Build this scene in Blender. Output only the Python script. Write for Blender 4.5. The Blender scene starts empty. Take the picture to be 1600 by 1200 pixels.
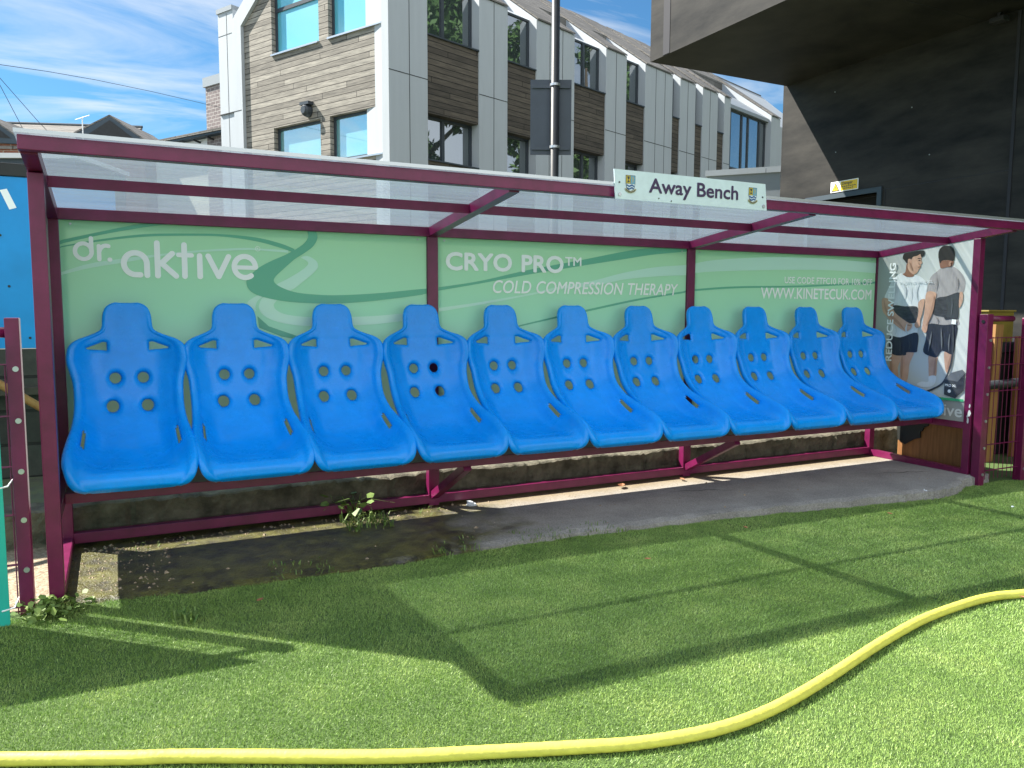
import bpy, bmesh, math, random
import numpy as np
from mathutils import Vector, Matrix
from mathutils.geometry import tessellate_polygon
rnd = random.Random(7)
S = bpy.context.scene
COL = S.collection
R = math.radians

# ------------------------------------------------------------------ camera
cd = bpy.data.cameras.new('camera'); cam = bpy.data.objects.new('camera', cd); COL.objects.link(cam)
YAW, PITCH, ROLL = 0.4674, -0.0945, 0.0036
cy, sy, cp, sp = math.cos(YAW), math.sin(YAW), math.cos(PITCH), math.sin(PITCH)
fw = Vector((sy*cp, cy*cp, sp)); rt = Vector((cy, -sy, 0)); up = rt.cross(fw)
cr, sr = math.cos(ROLL), math.sin(ROLL)
r2 = cr*rt + sr*up; u2 = -sr*rt + cr*up
CAMPOS = Vector((0.2607, -4.2114, 1.2074))
cam.matrix_world = Matrix(((r2.x, u2.x, -fw.x, CAMPOS.x), (r2.y, u2.y, -fw.y, CAMPOS.y), (r2.z, u2.z, -fw.z, CAMPOS.z), (0, 0, 0, 1)))
cd.sensor_width = 36; cd.lens = 36*1231.06/1600; cd.clip_start = 0.05; cd.clip_end = 2000
S.camera = cam

SKR, SKX, SKY = 40, 1.2, 2.2
# ------------------------------------------------------------------ world + sun
SUNV = Vector((-1.237, 1.122, 1.689)).normalized()          # towards the sun
SUN_EL = math.asin(SUNV.z); SUN_AZ = math.atan2(SUNV.x, SUNV.y)
w = bpy.data.worlds.new('World'); S.world = w; w.use_nodes = True
nt = w.node_tree; nt.nodes.clear()
def N(t, kind, **kw):
    n = t.nodes.new(kind)
    for k, v in kw.items(): setattr(n, k, v)
    return n
out = N(nt, 'ShaderNodeOutputWorld'); sky = N(nt, 'ShaderNodeTexSky')
sky.sky_type = 'NISHITA'; sky.sun_disc = False; sky.sun_elevation = SUN_EL; sky.sun_rotation = SUN_AZ
sky.air_density = 1.0; sky.dust_density = 0.4; sky.ozone_density = 2.2
bg = N(nt, 'ShaderNodeBackground'); bg.inputs[1].default_value = 0.052
bgc = N(nt, 'ShaderNodeBackground'); bgc.inputs[0].default_value = (0.93, 0.97, 1.0, 1); bgc.inputs[1].default_value = 0.62
mixw = N(nt, 'ShaderNodeMixShader')
tc = N(nt, 'ShaderNodeTexCoord'); sep = N(nt, 'ShaderNodeSeparateXYZ'); nt.links.new(tc.outputs['Generated'], sep.inputs[0])
def M(t, op, a, b=None, clamp=False):
    n = N(t, 'ShaderNodeMath', operation=op); n.use_clamp = clamp
    for i, v in enumerate((a, b)):
        if v is None: continue
        if isinstance(v, (int, float)): n.inputs[i].default_value = v
        else: t.links.new(v, n.inputs[i])
    return n.outputs[0]
zc = M(nt, 'ADD', M(nt, 'MAXIMUM', sep.outputs[2], 0.0), 0.12)
cb = N(nt, 'ShaderNodeCombineXYZ')
nt.links.new(M(nt, 'DIVIDE', sep.outputs[0], zc), cb.inputs[0]); nt.links.new(M(nt, 'DIVIDE', sep.outputs[1], zc), cb.inputs[1])
mp = N(nt, 'ShaderNodeMapping'); mp.inputs['Rotation'].default_value = (0, 0, R(SKR)); mp.inputs['Scale'].default_value = (0.5, 1.9, 1); mp.inputs['Location'].default_value = (SKX, SKY, 0)
nt.links.new(cb.outputs[0], mp.inputs[0])
nz = N(nt, 'ShaderNodeTexNoise'); nz.inputs['Scale'].default_value = 1.15; nz.inputs['Detail'].default_value = 9; nz.inputs['Roughness'].default_value = 0.58; nz.inputs['Distortion'].default_value = 0.7
nt.links.new(mp.outputs[0], nz.inputs['Vector'])
crp = N(nt, 'ShaderNodeValToRGB'); crp.color_ramp.elements[0].position = 0.485; crp.color_ramp.elements[1].position = 0.74
crp.color_ramp.elements[1].color = (0.95, 0.95, 0.95, 1)
nt.links.new(nz.outputs[0], crp.inputs[0])
tint = N(nt, 'ShaderNodeMix', data_type='RGBA', blend_type='MULTIPLY'); tint.inputs[0].default_value = 1; tint.inputs[7].default_value = (0.46, 0.83, 1.02, 1)
nt.links.new(sky.outputs[0], tint.inputs[6]); nt.links.new(tint.outputs[2], bg.inputs[0])
# thin wisps ahead (north), banks of bright cumulus behind the photographer (south)
south = M(nt, 'MULTIPLY', M(nt, 'SUBTRACT', M(nt, 'MULTIPLY', sep.outputs[1], -1.0), -0.05), 1.6, True)
nz2 = N(nt, 'ShaderNodeTexNoise'); nz2.inputs['Scale'].default_value = 2.2; nz2.inputs['Detail'].default_value = 8; nz2.inputs['Distortion'].default_value = 0.3
nt.links.new(tc.outputs['Generated'], nz2.inputs['Vector'])
cum = M(nt, 'MULTIPLY', M(nt, 'SUBTRACT', M(nt, 'ADD', nz2.outputs[0], M(nt, 'MULTIPLY', south, 0.22)), 0.56), 7.0, True)
cum = M(nt, 'MULTIPLY', cum, south)
nt.links.new(M(nt, 'MAXIMUM', crp.outputs[0], cum), mixw.inputs[0])
nt.links.new(M(nt, 'ADD', 0.38, M(nt, 'MULTIPLY', south, 0.24)), bgc.inputs[1])
nt.links.new(bg.outputs[0], mixw.inputs[1]); nt.links.new(bgc.outputs[0], mixw.inputs[2]); nt.links.new(mixw.outputs[0], out.inputs[0])

sl = bpy.data.lights.new('sun', 'SUN'); sl.energy = 4.7; sl.angle = R(0.53); sl.color = (1.0, 0.945, 0.84)
so = bpy.data.objects.new('sun', sl); COL.objects.link(so); so.rotation_euler = (-SUNV).to_track_quat('-Z', 'Y').to_euler()
S.view_settings.view_transform = 'Standard'; S.view_settings.look = 'None'; S.view_settings.gamma = 1; S.view_settings.exposure = 1.55
S.render.engine = 'CYCLES'; S.cycles.max_bounces = 8; S.cycles.transparent_max_bounces = 16

# ------------------------------------------------------------------ materials
def mat(name, col, rough=0.6, metal=0.0, var=0.0, vscale=6.0, col2=None, bump=0.0, bscale=60.0, spec=0.5, stretch=None, coat=0.0):
    m = bpy.data.materials.new(name); m.use_nodes = True; t = m.node_tree
    b = t.nodes['Principled BSDF']; b.inputs['Roughness'].default_value = rough; b.inputs['Metallic'].default_value = metal
    b.inputs['Specular IOR Level'].default_value = spec; b.inputs['Coat Weight'].default_value = coat
    b.inputs['Base Color'].default_value = (*col, 1)
    c = N(t, 'ShaderNodeTexCoord'); vec = c.outputs['Object']
    if stretch:
        q = N(t, 'ShaderNodeMapping'); q.inputs['Scale'].default_value = stretch; t.links.new(vec, q.inputs[0]); vec = q.outputs[0]
    if var or col2:
        n = N(t, 'ShaderNodeTexNoise'); n.inputs['Scale'].default_value = vscale; n.inputs['Detail'].default_value = 7; n.inputs['Roughness'].default_value = 0.62
        t.links.new(vec, n.inputs['Vector'])
        rp = N(t, 'ShaderNodeValToRGB'); rp.color_ramp.elements[0].position = 0.32; rp.color_ramp.elements[1].position = 0.68
        lo = col if col2 else tuple(x*(1-var) for x in col); hi = col2 if col2 else tuple(min(1, x*(1+var)) for x in col)
        rp.color_ramp.elements[0].color = (*lo, 1); rp.color_ramp.elements[1].color = (*hi, 1)
        t.links.new(n.outputs[0], rp.inputs[0]); t.links.new(rp.outputs[0], b.inputs['Base Color'])
    if bump:
        n2 = N(t, 'ShaderNodeTexNoise'); n2.inputs['Scale'].default_value = bscale; n2.inputs['Detail'].default_value = 5
        t.links.new(vec, n2.inputs['Vector'])
        bp = N(t, 'ShaderNodeBump'); bp.inputs['Strength'].default_value = bump; bp.inputs['Distance'].default_value = 0.01
        t.links.new(n2.outputs[0], bp.inputs['Height']); t.links.new(bp.outputs[0], b.inputs['Normal'])
    return m
def brickmat(name, c1, c2, mortar, bw, rh, ms, rough=0.8, offs=0.5, streak=0.0):
    """courses in the (x, z) plane of the object's own axes; joints carved by bump"""
    m = bpy.data.materials.new(name); m.use_nodes = True; t = m.node_tree; b = t.nodes['Principled BSDF']; b.inputs['Roughness'].default_value = rough
    c = N(t, 'ShaderNodeTexCoord'); s = N(t, 'ShaderNodeSeparateXYZ'); t.links.new(c.outputs['Object'], s.inputs[0])
    q = N(t, 'ShaderNodeCombineXYZ'); ux_ = M(t, 'ADD', s.outputs[0], s.outputs[1])
    if streak:
        wn = N(t, 'ShaderNodeTexWhiteNoise', noise_dimensions='1D'); t.links.new(M(t, 'FLOOR', M(t, 'DIVIDE', s.outputs[2], rh)), wn.inputs['W']); ux_ = M(t, 'ADD', ux_, M(t, 'MULTIPLY', wn.outputs[0], 37.0))
    t.links.new(ux_, q.inputs[0]); t.links.new(s.outputs[2], q.inputs[1])
    k = N(t, 'ShaderNodeTexBrick'); k.offset = offs; k.inputs['Scale'].default_value = 1; k.inputs['Brick Width'].default_value = bw; k.inputs['Row Height'].default_value = rh
    k.inputs['Mortar Size'].default_value = ms; k.inputs['Mortar Smooth'].default_value = 0.2; k.inputs['Bias'].default_value = 0
    k.inputs['Color1'].default_value = (*c1, 1); k.inputs['Color2'].default_value = (*c2, 1); k.inputs['Mortar'].default_value = (*mortar, 1)
    t.links.new(q.outputs[0], k.inputs['Vector'])
    mp_ = N(t, 'ShaderNodeMapping'); mp_.inputs['Scale'].default_value = (1.2, 1.2, 14) if streak else (9, 9, 9); t.links.new(c.outputs['Object'], mp_.inputs[0])
    n = N(t, 'ShaderNodeTexNoise'); n.inputs['Scale'].default_value = 1.6; n.inputs['Detail'].default_value = 8; n.inputs['Roughness'].default_value = 0.7; t.links.new(mp_.outputs[0], n.inputs['Vector'])
    rp = N(t, 'ShaderNodeValToRGB'); rp.color_ramp.elements[0].position = 0.3; rp.color_ramp.elements[1].position = 0.7
    v = 0.36 if streak else 0.7
    rp.color_ramp.elements[0].color = (v, v, v, 1); rp.color_ramp.elements[1].color = (1.15, 1.12, 1.08, 1); t.links.new(n.outputs[0], rp.inputs[0])
    mx = N(t, 'ShaderNodeMix', data_type='RGBA', blend_type='MULTIPLY'); mx.inputs[0].default_value = 1
    t.links.new(k.outputs['Color'], mx.inputs[6]); t.links.new(rp.outputs[0], mx.inputs[7]); t.links.new(mx.outputs[2], b.inputs['Base Color'])
    bp = N(t, 'ShaderNodeBump'); bp.inputs['Strength'].default_value = 0.6; bp.inputs['Distance'].default_value = 0.012; bp.invert = True
    t.links.new(k.outputs['Fac'], bp.inputs['Height']); t.links.new(bp.outputs[0], b.inputs['Normal'])
    return m
MT = {}
MT['maroon'] = mat('maroon_paint', (0.148, 0.0085, 0.060), 0.36, var=0.22, vscale=9, bump=0.04, bscale=220)
MT['seat'] = mat('blue_plastic', (0.0, 0.29, 0.92), 0.33, var=0.06, vscale=14, bump=0.02, bscale=260, spec=0.36)
t = MT['seat'].node_tree; b = t.nodes['Principled BSDF']; oi = N(t, 'ShaderNodeObjectInfo'); hs_ = N(t, 'ShaderNodeHueSaturation')
lk = b.inputs['Base Color'].links[0]; src = lk.from_socket; t.links.new(src, hs_.inputs['Color']); t.links.new(M(t, 'ADD', 0.90, M(t, 'MULTIPLY', oi.outputs['Random'], 0.16)), hs_.inputs['Value'])
c_ = N(t, 'ShaderNodeTexCoord'); n_ = N(t, 'ShaderNodeTexNoise'); n_.inputs['Scale'].default_value = 7; n_.inputs['Detail'].default_value = 10; n_.inputs['Roughness'].default_value = 0.75
ov_ = N(t, 'ShaderNodeVectorMath', operation='ADD'); t.links.new(c_.outputs['Object'], ov_.inputs[0]); t.links.new(oi.outputs['Location'], ov_.inputs[1]); t.links.new(ov_.outputs[0], n_.inputs['Vector'])
rp = N(t, 'ShaderNodeValToRGB'); rp.color_ramp.elements[0].position = 0.56; rp.color_ramp.elements[1].position = 0.78; rp.color_ramp.elements[1].color = (0.08, 0.08, 0.08, 1); t.links.new(n_.outputs[0], rp.inputs[0])
mx = N(t, 'ShaderNodeMix', data_type='RGBA'); t.links.new(rp.outputs[0], mx.inputs[0]); t.links.new(hs_.outputs[0], mx.inputs[6]); mx.inputs[7].default_value = (0.34, 0.42, 0.50, 1); t.links.new(mx.outputs[2], b.inputs['Base Color'])
t.links.new(M(t, 'ADD', 0.16, M(t, 'MULTIPLY', n_.outputs[0], 0.24)), b.inputs['Roughness'])
MT['white'] = mat('white_print', (0.93, 0.94, 0.96), 0.45)
MT['green_dk'] = mat('dark_green_print', (0.125, 0.44, 0.30), 0.42)
MT['green_lt'] = mat('light_green_print', (0.55, 0.82, 0.70), 0.42)
MT['signplate'] = mat('sign_white', (0.66, 0.78, 0.86), 0.4, var=0.05, vscale=20)
MT['navy'] = mat('plum_print', (0.045, 0.02, 0.085), 0.45)
MT['steel'] = mat('bolt_steel', (0.5, 0.52, 0.55), 0.35, metal=0.8)
MT['yellow'] = mat('hose_yellow', (0.70, 0.65, 0.11), 0.55, var=0.10, vscale=30, bump=0.15, bscale=90)
MT['blueboard'] = mat('blue_board', (0.0, 0.26, 0.66), 0.5, var=0.10, vscale=3)
MT['black'] = mat('black_paint', (0.012, 0.013, 0.014), 0.55, var=0.4, vscale=8)
MT['wallblock'] = mat('mossy_block', (0.045, 0.040, 0.028), 0.95, col2=(0.17, 0.15, 0.11), vscale=9, bump=0.8, bscale=55)
MT['blocks'] = brickmat('block_wall', (0.085, 0.075, 0.06), (0.06, 0.054, 0.044), (0.045, 0.042, 0.035), 0.45, 0.275, 0.008, 0.95, 0.0)
MT['plinth'] = brickmat('dark_plinth', (0.06, 0.06, 0.055), (0.03, 0.03, 0.03), (0.02, 0.02, 0.02), 1.2, 0.20, 0.01, 0.9)
MT['gravel'] = mat('gravel', (0.16, 0.12, 0.075), 0.95, col2=(0.50, 0.40, 0.29), vscale=70, bump=0.9, bscale=80)
MT['yard'] = mat('yard_ground', (0.09, 0.085, 0.07), 0.95, col2=(0.14, 0.15, 0.07), vscale=5, bump=0.5, bscale=40)
MT['teal'] = mat('turquoise_board', (0.02, 0.46, 0.36), 0.45, var=0.05, vscale=10)
MT['ply'] = mat('plywood', (0.19, 0.078, 0.022), 0.65, col2=(0.30, 0.135, 0.042), vscale=5, stretch=(12, 12, 0.8))
MT['timber_pale'] = mat('pine_batten', (0.26, 0.125, 0.034), 0.65, col2=(0.38, 0.20, 0.07), vscale=5, stretch=(14, 14, 0.7))
MT['concrete_pnl'] = mat('concrete_panel', (0.425, 0.46, 0.50), 0.75, var=0.035, vscale=1.2, stretch=(4, 4, 0.6), bump=0.05, bscale=50)
MT['joint'] = mat('panel_joint', (0.05, 0.055, 0.06), 0.8)
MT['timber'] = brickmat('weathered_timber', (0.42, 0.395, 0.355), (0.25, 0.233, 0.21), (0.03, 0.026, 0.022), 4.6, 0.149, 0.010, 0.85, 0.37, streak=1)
MT['timber_shade'] = brickmat('shade_tinted_timber', (0.15, 0.128, 0.105), (0.085, 0.073, 0.062), (0.014, 0.013, 0.012), 4.6, 0.149, 0.010, 0.85, 0.37, streak=1)  # same boards as the gable, with the facade's shade put into the colour
MT['slate'] = brickmat('roof_slate', (0.20, 0.19, 0.18), (0.13, 0.125, 0.12), (0.06, 0.055, 0.05), 0.5, 0.22, 0.012, 0.8)
MT['frame'] = mat('window_frame', (0.035, 0.045, 0.058), 0.45)
MT['zinc'] = mat('zinc_cap', (0.28, 0.31, 0.34), 0.5)
MT['brick_mauve'] = brickmat('mauve_brick', (0.23, 0.195, 0.20), (0.18, 0.15, 0.155), (0.40, 0.38, 0.375), 0.235, 0.105, 0.012, 0.9)
MT['brick_red'] = brickmat('red_brick', (0.26, 0.10, 0.06), (0.20, 0.075, 0.048), (0.30, 0.25, 0.2), 0.225, 0.075, 0.01, 0.9)
MT['bluegrey'] = mat('bluegrey_bargeboard', (0.035, 0.055, 0.075), 0.6)
MT['render'] = mat('cream_render', (0.62, 0.60, 0.52), 0.9, var=0.05, vscale=2)
MT['dark_clad'] = mat('dark_cladding', (0.008, 0.0085, 0.0095), 0.62, col2=(0.044, 0.041, 0.038), vscale=1.1, stretch=(1, 0.9, 3.2), bump=0.05, bscale=30, spec=0.22)
MT['dark_groove'] = mat('dark_groove', (0.02, 0.02, 0.028), 0.7)
MT['lamp_dark'] = mat('dark_pole_paint', (0.022, 0.026, 0.032), 0.45, var=0.2)
MT['plate_back'] = mat('plate_back_grey', (0.055, 0.068, 0.095), 0.5, var=0.1, vscale=4)
MT['leaf'] = mat('leaf_green', (0.03, 0.085, 0.018), 0.55, col2=(0.09, 0.17, 0.035), vscale=2.5)
MT['bark'] = mat('bark', (0.09, 0.065, 0.045), 0.9, var=0.3)
MT['weed'] = mat('weed_green', (0.06, 0.14, 0.02), 0.6, col2=(0.20, 0.28, 0.06), vscale=25)
MT['deadleaf'] = mat('dead_leaf', (0.30, 0.13, 0.06), 0.7, var=0.3, vscale=30)
MT['litter'] = mat('crumpled_plastic', (0.75, 0.80, 0.85), 0.3)
MT['poster'] = mat('poster_print', (0.62, 0.64, 0.63), 0.4)
MT['poster_grey'] = mat('poster_grey_print', (0.34, 0.35, 0.35), 0.4)
MT['skin'] = mat('skin_print', (0.52, 0.30, 0.21), 0.42, col2=(0.62, 0.38, 0.28), vscale=14)
MT['skin_dk'] = mat('skin_print_brown', (0.27, 0.13, 0.085), 0.42)
MT['hair'] = mat('hair_print', (0.025, 0.02, 0.017), 0.45)
MT['tee_white'] = mat('white_shirt_print', (0.66, 0.69, 0.72), 0.42, col2=(0.76, 0.78, 0.80), vscale=9, stretch=(1, 6, 1))
MT['tee_pink'] = mat('dusty_shirt_print', (0.33, 0.30, 0.305), 0.42, col2=(0.43, 0.395, 0.40), vscale=9, stretch=(1, 6, 1))
MT['tee_fold'] = mat('shirt_fold_print', (0.58, 0.61, 0.65), 0.42); MT['tee_fold2'] = mat('dusty_fold_print', (0.30, 0.27, 0.275), 0.42); MT['skin_mid'] = mat('skin_mid_print', (0.43, 0.24, 0.17), 0.42)
MT['belt'] = mat('black_belt_print', (0.03, 0.03, 0.036), 0.42, col2=(0.075, 0.075, 0.085), vscale=16, stretch=(1, 1, 4))
MT['shorts'] = mat('black_shorts_print', (0.022, 0.024, 0.036), 0.42, col2=(0.045, 0.048, 0.065), vscale=10, stretch=(1, 8, 1))
MT['grey_pr'] = mat('grey_print', (0.16, 0.165, 0.18), 0.42)
MT['grey_pr2'] = mat('dark_grey_print', (0.06, 0.063, 0.07), 0.42)
MT['green_pr'] = mat('green_print', (0.06, 0.42, 0.20), 0.42)
MT['faintwhite'] = mat('pale_print', (0.72, 0.74, 0.76), 0.42)
MT['crest_y'] = mat('crest_yellow', (0.55, 0.42, 0.05), 0.5)
MT['crest_b'] = mat('crest_pale_blue', (0.16, 0.38, 0.55), 0.5)
MT['crest_n'] = mat('crest_blue', (0.02, 0.09, 0.30), 0.5)
MT['crest_k'] = mat('crest_dark', (0.05, 0.055, 0.06), 0.5)
MT['ribbon'] = mat('crest_ribbon', (0.42, 0.38, 0.22), 0.5)
MT['danger_y'] = mat('danger_yellow', (0.75, 0.50, 0.02), 0.45)
MT['crate_y'] = mat('crate_yellow', (0.20, 0.15, 0.02), 0.6, var=0.2)
MT['interior'] = mat('dark_interior', (0.006, 0.006, 0.007), 0.9)
MT['flat_black'] = mat('near_black', (0.01, 0.012, 0.01), 0.6)  # near black of the ragged patch and the added dark box
MT['alu'] = mat('aluminium', (0.55, 0.57, 0.6), 0.35, metal=0.7)
def glassy(name, col, rough=0.03, weight=0.35, stripes=0):
    m = bpy.data.materials.new(name); m.use_nodes = True; t = m.node_tree; b = t.nodes['Principled BSDF']
    b.inputs['Base Color'].default_value = (*col, 1); b.inputs['Roughness'].default_value = 0.6
    if stripes:
        c = N(t, 'ShaderNodeTexCoord'); wv = N(t, 'ShaderNodeTexWave'); wv.bands_direction = 'X'; wv.inputs['Scale'].default_value = stripes; wv.inputs['Distortion'].default_value = 0.4
        t.links.new(c.outputs['Object'], wv.inputs['Vector']); rp = N(t, 'ShaderNodeValToRGB')
        rp.color_ramp.elements[0].color = (*[x*0.78 for x in col], 1); rp.color_ramp.elements[1].color = (*col, 1)
        t.links.new(wv.outputs[0], rp.inputs[0]); t.links.new(rp.outputs[0], b.inputs['Base Color'])
    g = N(t, 'ShaderNodeBsdfGlossy'); g.inputs['Roughness'].default_value = rough; g.inputs['Color'].default_value = (0.9, 0.95, 1, 1)
    fr = N(t, 'ShaderNodeFresnel'); fr.inputs['IOR'].default_value = 1.5
    f = M(t, 'ADD', fr.outputs[0], weight, True)
    mx = N(t, 'ShaderNodeMixShader'); t.links.new(f, mx.inputs[0]); t.links.new(b.outputs[0], mx.inputs[1]); t.links.new(g.outputs[0], mx.inputs[2])
    t.links.new(mx.outputs[0], t.nodes['Material Output'].inputs[0]); return m
MT['pane_blind'] = glassy('glass_over_blind', (0.10, 0.50, 0.62), 0.02, 0.10, 9)
MT['pane_sky'] = glassy('glass_over_pale_blind', (0.16, 0.52, 0.54), 0.02, 0.42, 9)
MT['pane_dark'] = glassy('dark_glass', (0.012, 0.024, 0.024), 0.015, 0.24)
# translucent multiwall roof sheet: fine flutes along x
m = bpy.data.materials.new('roof_polycarbonate'); m.use_nodes = True; t = m.node_tree; t.nodes.clear()
o_ = N(t, 'ShaderNodeOutputMaterial'); tr = N(t, 'ShaderNodeBsdfTransparent'); tr.inputs[0].default_value = (0.93, 0.97, 0.98, 1)
tl = N(t, 'ShaderNodeBsdfTranslucent'); df = N(t, 'ShaderNodeBsdfDiffuse'); gl = N(t, 'ShaderNodeBsdfGlossy'); gl.inputs['Roughness'].default_value = 0.22
tl.inputs[0].default_value = (0.23, 0.275, 0.33, 1); df.inputs[0].default_value = (0.34, 0.37, 0.42, 1)
c_ = N(t, 'ShaderNodeTexCoord'); mp_ = N(t, 'ShaderNodeMapping'); mp_.inputs['Scale'].default_value = (0.6, 30, 30); t.links.new(c_.outputs['Object'], mp_.inputs[0])
n_ = N(t, 'ShaderNodeTexNoise'); n_.inputs['Scale'].default_value = 2.2; n_.inputs['Detail'].default_value = 4; t.links.new(mp_.outputs[0], n_.inputs['Vector'])
n3 = N(t, 'ShaderNodeTexNoise'); n3.inputs['Scale'].default_value = 2.5; n3.inputs['Detail'].default_value = 6; t.links.new(c_.outputs['Object'], n3.inputs['Vector'])
fac = M(t, 'ADD', M(t, 'MULTIPLY', n_.outputs[0], 0.62), M(t, 'MULTIPLY', n3.outputs[0], 0.30), True)
a1 = N(t, 'ShaderNodeMixShader'); a1.inputs[0].default_value = 0.25; t.links.new(tl.outputs[0], a1.inputs[1]); t.links.new(df.outputs[0], a1.inputs[2])
a2 = N(t, 'ShaderNodeMixShader'); t.links.new(M(t, 'SUBTRACT', fac, 0.06, True), a2.inputs[0]); t.links.new(tr.outputs[0], a2.inputs[1]); t.links.new(a1.outputs[0], a2.inputs[2])
a3 = N(t, 'ShaderNodeMixShader'); a3.inputs[0].default_value = 0.10; t.links.new(a2.outputs[0], a3.inputs[1]); t.links.new(gl.outputs[0], a3.inputs[2]); t.links.new(a3.outputs[0], o_.inputs[0])
MT['poly'] = m
t = MT['poster'].node_tree; c_ = N(t, 'ShaderNodeTexCoord'); s_ = N(t, 'ShaderNodeSeparateXYZ'); t.links.new(c_.outputs['Object'], s_.inputs[0]); rp = N(t, 'ShaderNodeValToRGB')
rp.color_ramp.elements[0].color = (0.34, 0.36, 0.35, 1); rp.color_ramp.elements[1].color = (0.70, 0.71, 0.69, 1); e = rp.color_ramp.elements.new(0.35); e.color = (0.50, 0.52, 0.51, 1)
t.links.new(M(t, 'MULTIPLY', s_.outputs[1], -1.33), rp.inputs[0]); t.links.new(rp.outputs[0], t.nodes['Principled BSDF'].inputs['Base Color'])
# board: green print fading down its height
m = bpy.data.materials.new('green_board_print'); m.use_nodes = True; t = m.node_tree; b = t.nodes['Principled BSDF']; b.inputs['Roughness'].default_value = 0.42
c_ = N(t, 'ShaderNodeTexCoord'); s_ = N(t, 'ShaderNodeSeparateXYZ'); t.links.new(c_.outputs['Object'], s_.inputs[0])
rp = N(t, 'ShaderNodeValToRGB'); rp.color_ramp.elements[0].position = 0.0; rp.color_ramp.elements[1].position = 1.0
rp.color_ramp.elements[0].color = (0.50, 0.69, 0.52, 1); rp.color_ramp.elements[1].color = (0.36, 0.71, 0.44, 1)
e = rp.color_ramp.elements.new(0.62); e.color = (0.30, 0.72, 0.54, 1)
t.links.new(M(t, 'DIVIDE', M(t, 'SUBTRACT', s_.outputs[2], 0.42), 1.19), rp.inputs[0]); t.links.new(rp.outputs[0], b.inputs['Base Color'])
MT['green'] = m
def backlit(name, f):
    t = MT[name].node_tree; b = t.nodes['Principled BSDF']; tl = N(t, 'ShaderNodeBsdfTranslucent'); mx = N(t, 'ShaderNodeMixShader'); mx.inputs[0].default_value = f
    tl.inputs[0].default_value = (0.80, 0.86, 0.76, 1)
    t.links.new(b.outputs[0], mx.inputs[1]); t.links.new(tl.outputs[0], mx.inputs[2]); t.links.new(mx.outputs[0], t.nodes['Material Output'].inputs[0])
backlit('green', 0.20)
# concrete slab: dry pale at the right, wet and mossy at the left
m = bpy.data.materials.new('slab_concrete'); m.use_nodes = True; t = m.node_tree; b = t.nodes['Principled BSDF']
c_ = N(t, 'ShaderNodeTexCoord'); s_ = N(t, 'ShaderNodeSeparateXYZ'); t.links.new(c_.outputs['Object'], s_.inputs[0])
n1 = N(t, 'ShaderNodeTexNoise'); n1.inputs['Scale'].default_value = 3.2; n1.inputs['Detail'].default_value = 8; n1.inputs['Roughness'].default_value = 0.65; t.links.new(c_.outputs['Object'], n1.inputs['Vector'])
n2 = N(t, 'ShaderNodeTexNoise'); n2.inputs['Scale'].default_value = 120; n2.inputs['Detail'].default_value = 3; t.links.new(c_.outputs['Object'], n2.inputs['Vector'])
wet = M(t, 'MULTIPLY', M(t, 'SUBTRACT', M(t, 'ADD', 2.45, M(t, 'MULTIPLY', M(t, 'SUBTRACT', n1.outputs[0], 0.5), 2.2)), M(t, 'ADD', s_.outputs[0], M(t, 'MULTIPLY', s_.outputs[1], -0.35))), 1.8, True)
dry = N(t, 'ShaderNodeValToRGB'); dry.color_ramp.elements[0].position = 0.35; dry.color_ramp.elements[1].position = 0.7; dry.color_ramp.elements[0].color = (0.20, 0.19, 0.175, 1); dry.color_ramp.elements[1].color = (0.47, 0.445, 0.41, 1); t.links.new(M(t, 'ADD', M(t, 'MULTIPLY', n2.outputs[0], .55), M(t, 'MULTIPLY', n1.outputs[0], .45)), dry.inputs[0])
mud = N(t, 'ShaderNodeValToRGB'); mud.color_ramp.elements[0].position = 0.38; mud.color_ramp.elements[1].position = 0.62; mud.color_ramp.elements[0].color = (0.030, 0.026, 0.015, 1); mud.color_ramp.elements[1].color = (0.13, 0.125, 0.03, 1)
e = mud.color_ramp.elements.new(0.8); e.color = (0.26, 0.20, 0.10, 1)
n4 = N(t, 'ShaderNodeTexNoise'); n4.inputs['Scale'].default_value = 11; n4.inputs['Detail'].default_value = 9; n4.inputs['Roughness'].default_value = 0.7; t.links.new(c_.outputs['Object'], n4.inputs['Vector']); t.links.new(n4.outputs[0], mud.inputs[0])
mx = N(t, 'ShaderNodeMix', data_type='RGBA'); t.links.new(wet, mx.inputs[0]); rear = N(t, 'ShaderNodeMix', data_type='RGBA'); rear.inputs[7].default_value = (0.24, 0.175, 0.085, 1); t.links.new(dry.outputs[0], rear.inputs[6])
t.links.new(M(t, 'MULTIPLY', M(t, 'ADD', M(t, 'MULTIPLY', s_.outputs[1], 5.0), M(t, 'ADD', 0.75, n4.outputs[0])), 0.75, True), rear.inputs[0]); t.links.new(rear.outputs[2], mx.inputs[6]); t.links.new(mud.outputs[0], mx.inputs[7]); t.links.new(mx.outputs[2], b.inputs['Base Color'])
t.links.new(M(t, 'SUBTRACT', 0.9, M(t, 'MULTIPLY', wet, M(t, 'MULTIPLY', n1.outputs[0], 0.95))), b.inputs['Roughness'])
bp = N(t, 'ShaderNodeBump'); bp.inputs['Strength'].default_value = 0.9; bp.inputs['Distance'].default_value = 0.014; t.links.new(M(t, 'ADD', n4.outputs[0], M(t, 'MULTIPLY', n2.outputs[0], .35)), bp.inputs['Height']); t.links.new(bp.outputs[0], b.inputs['Normal'])
MT['slab'] = m
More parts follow.
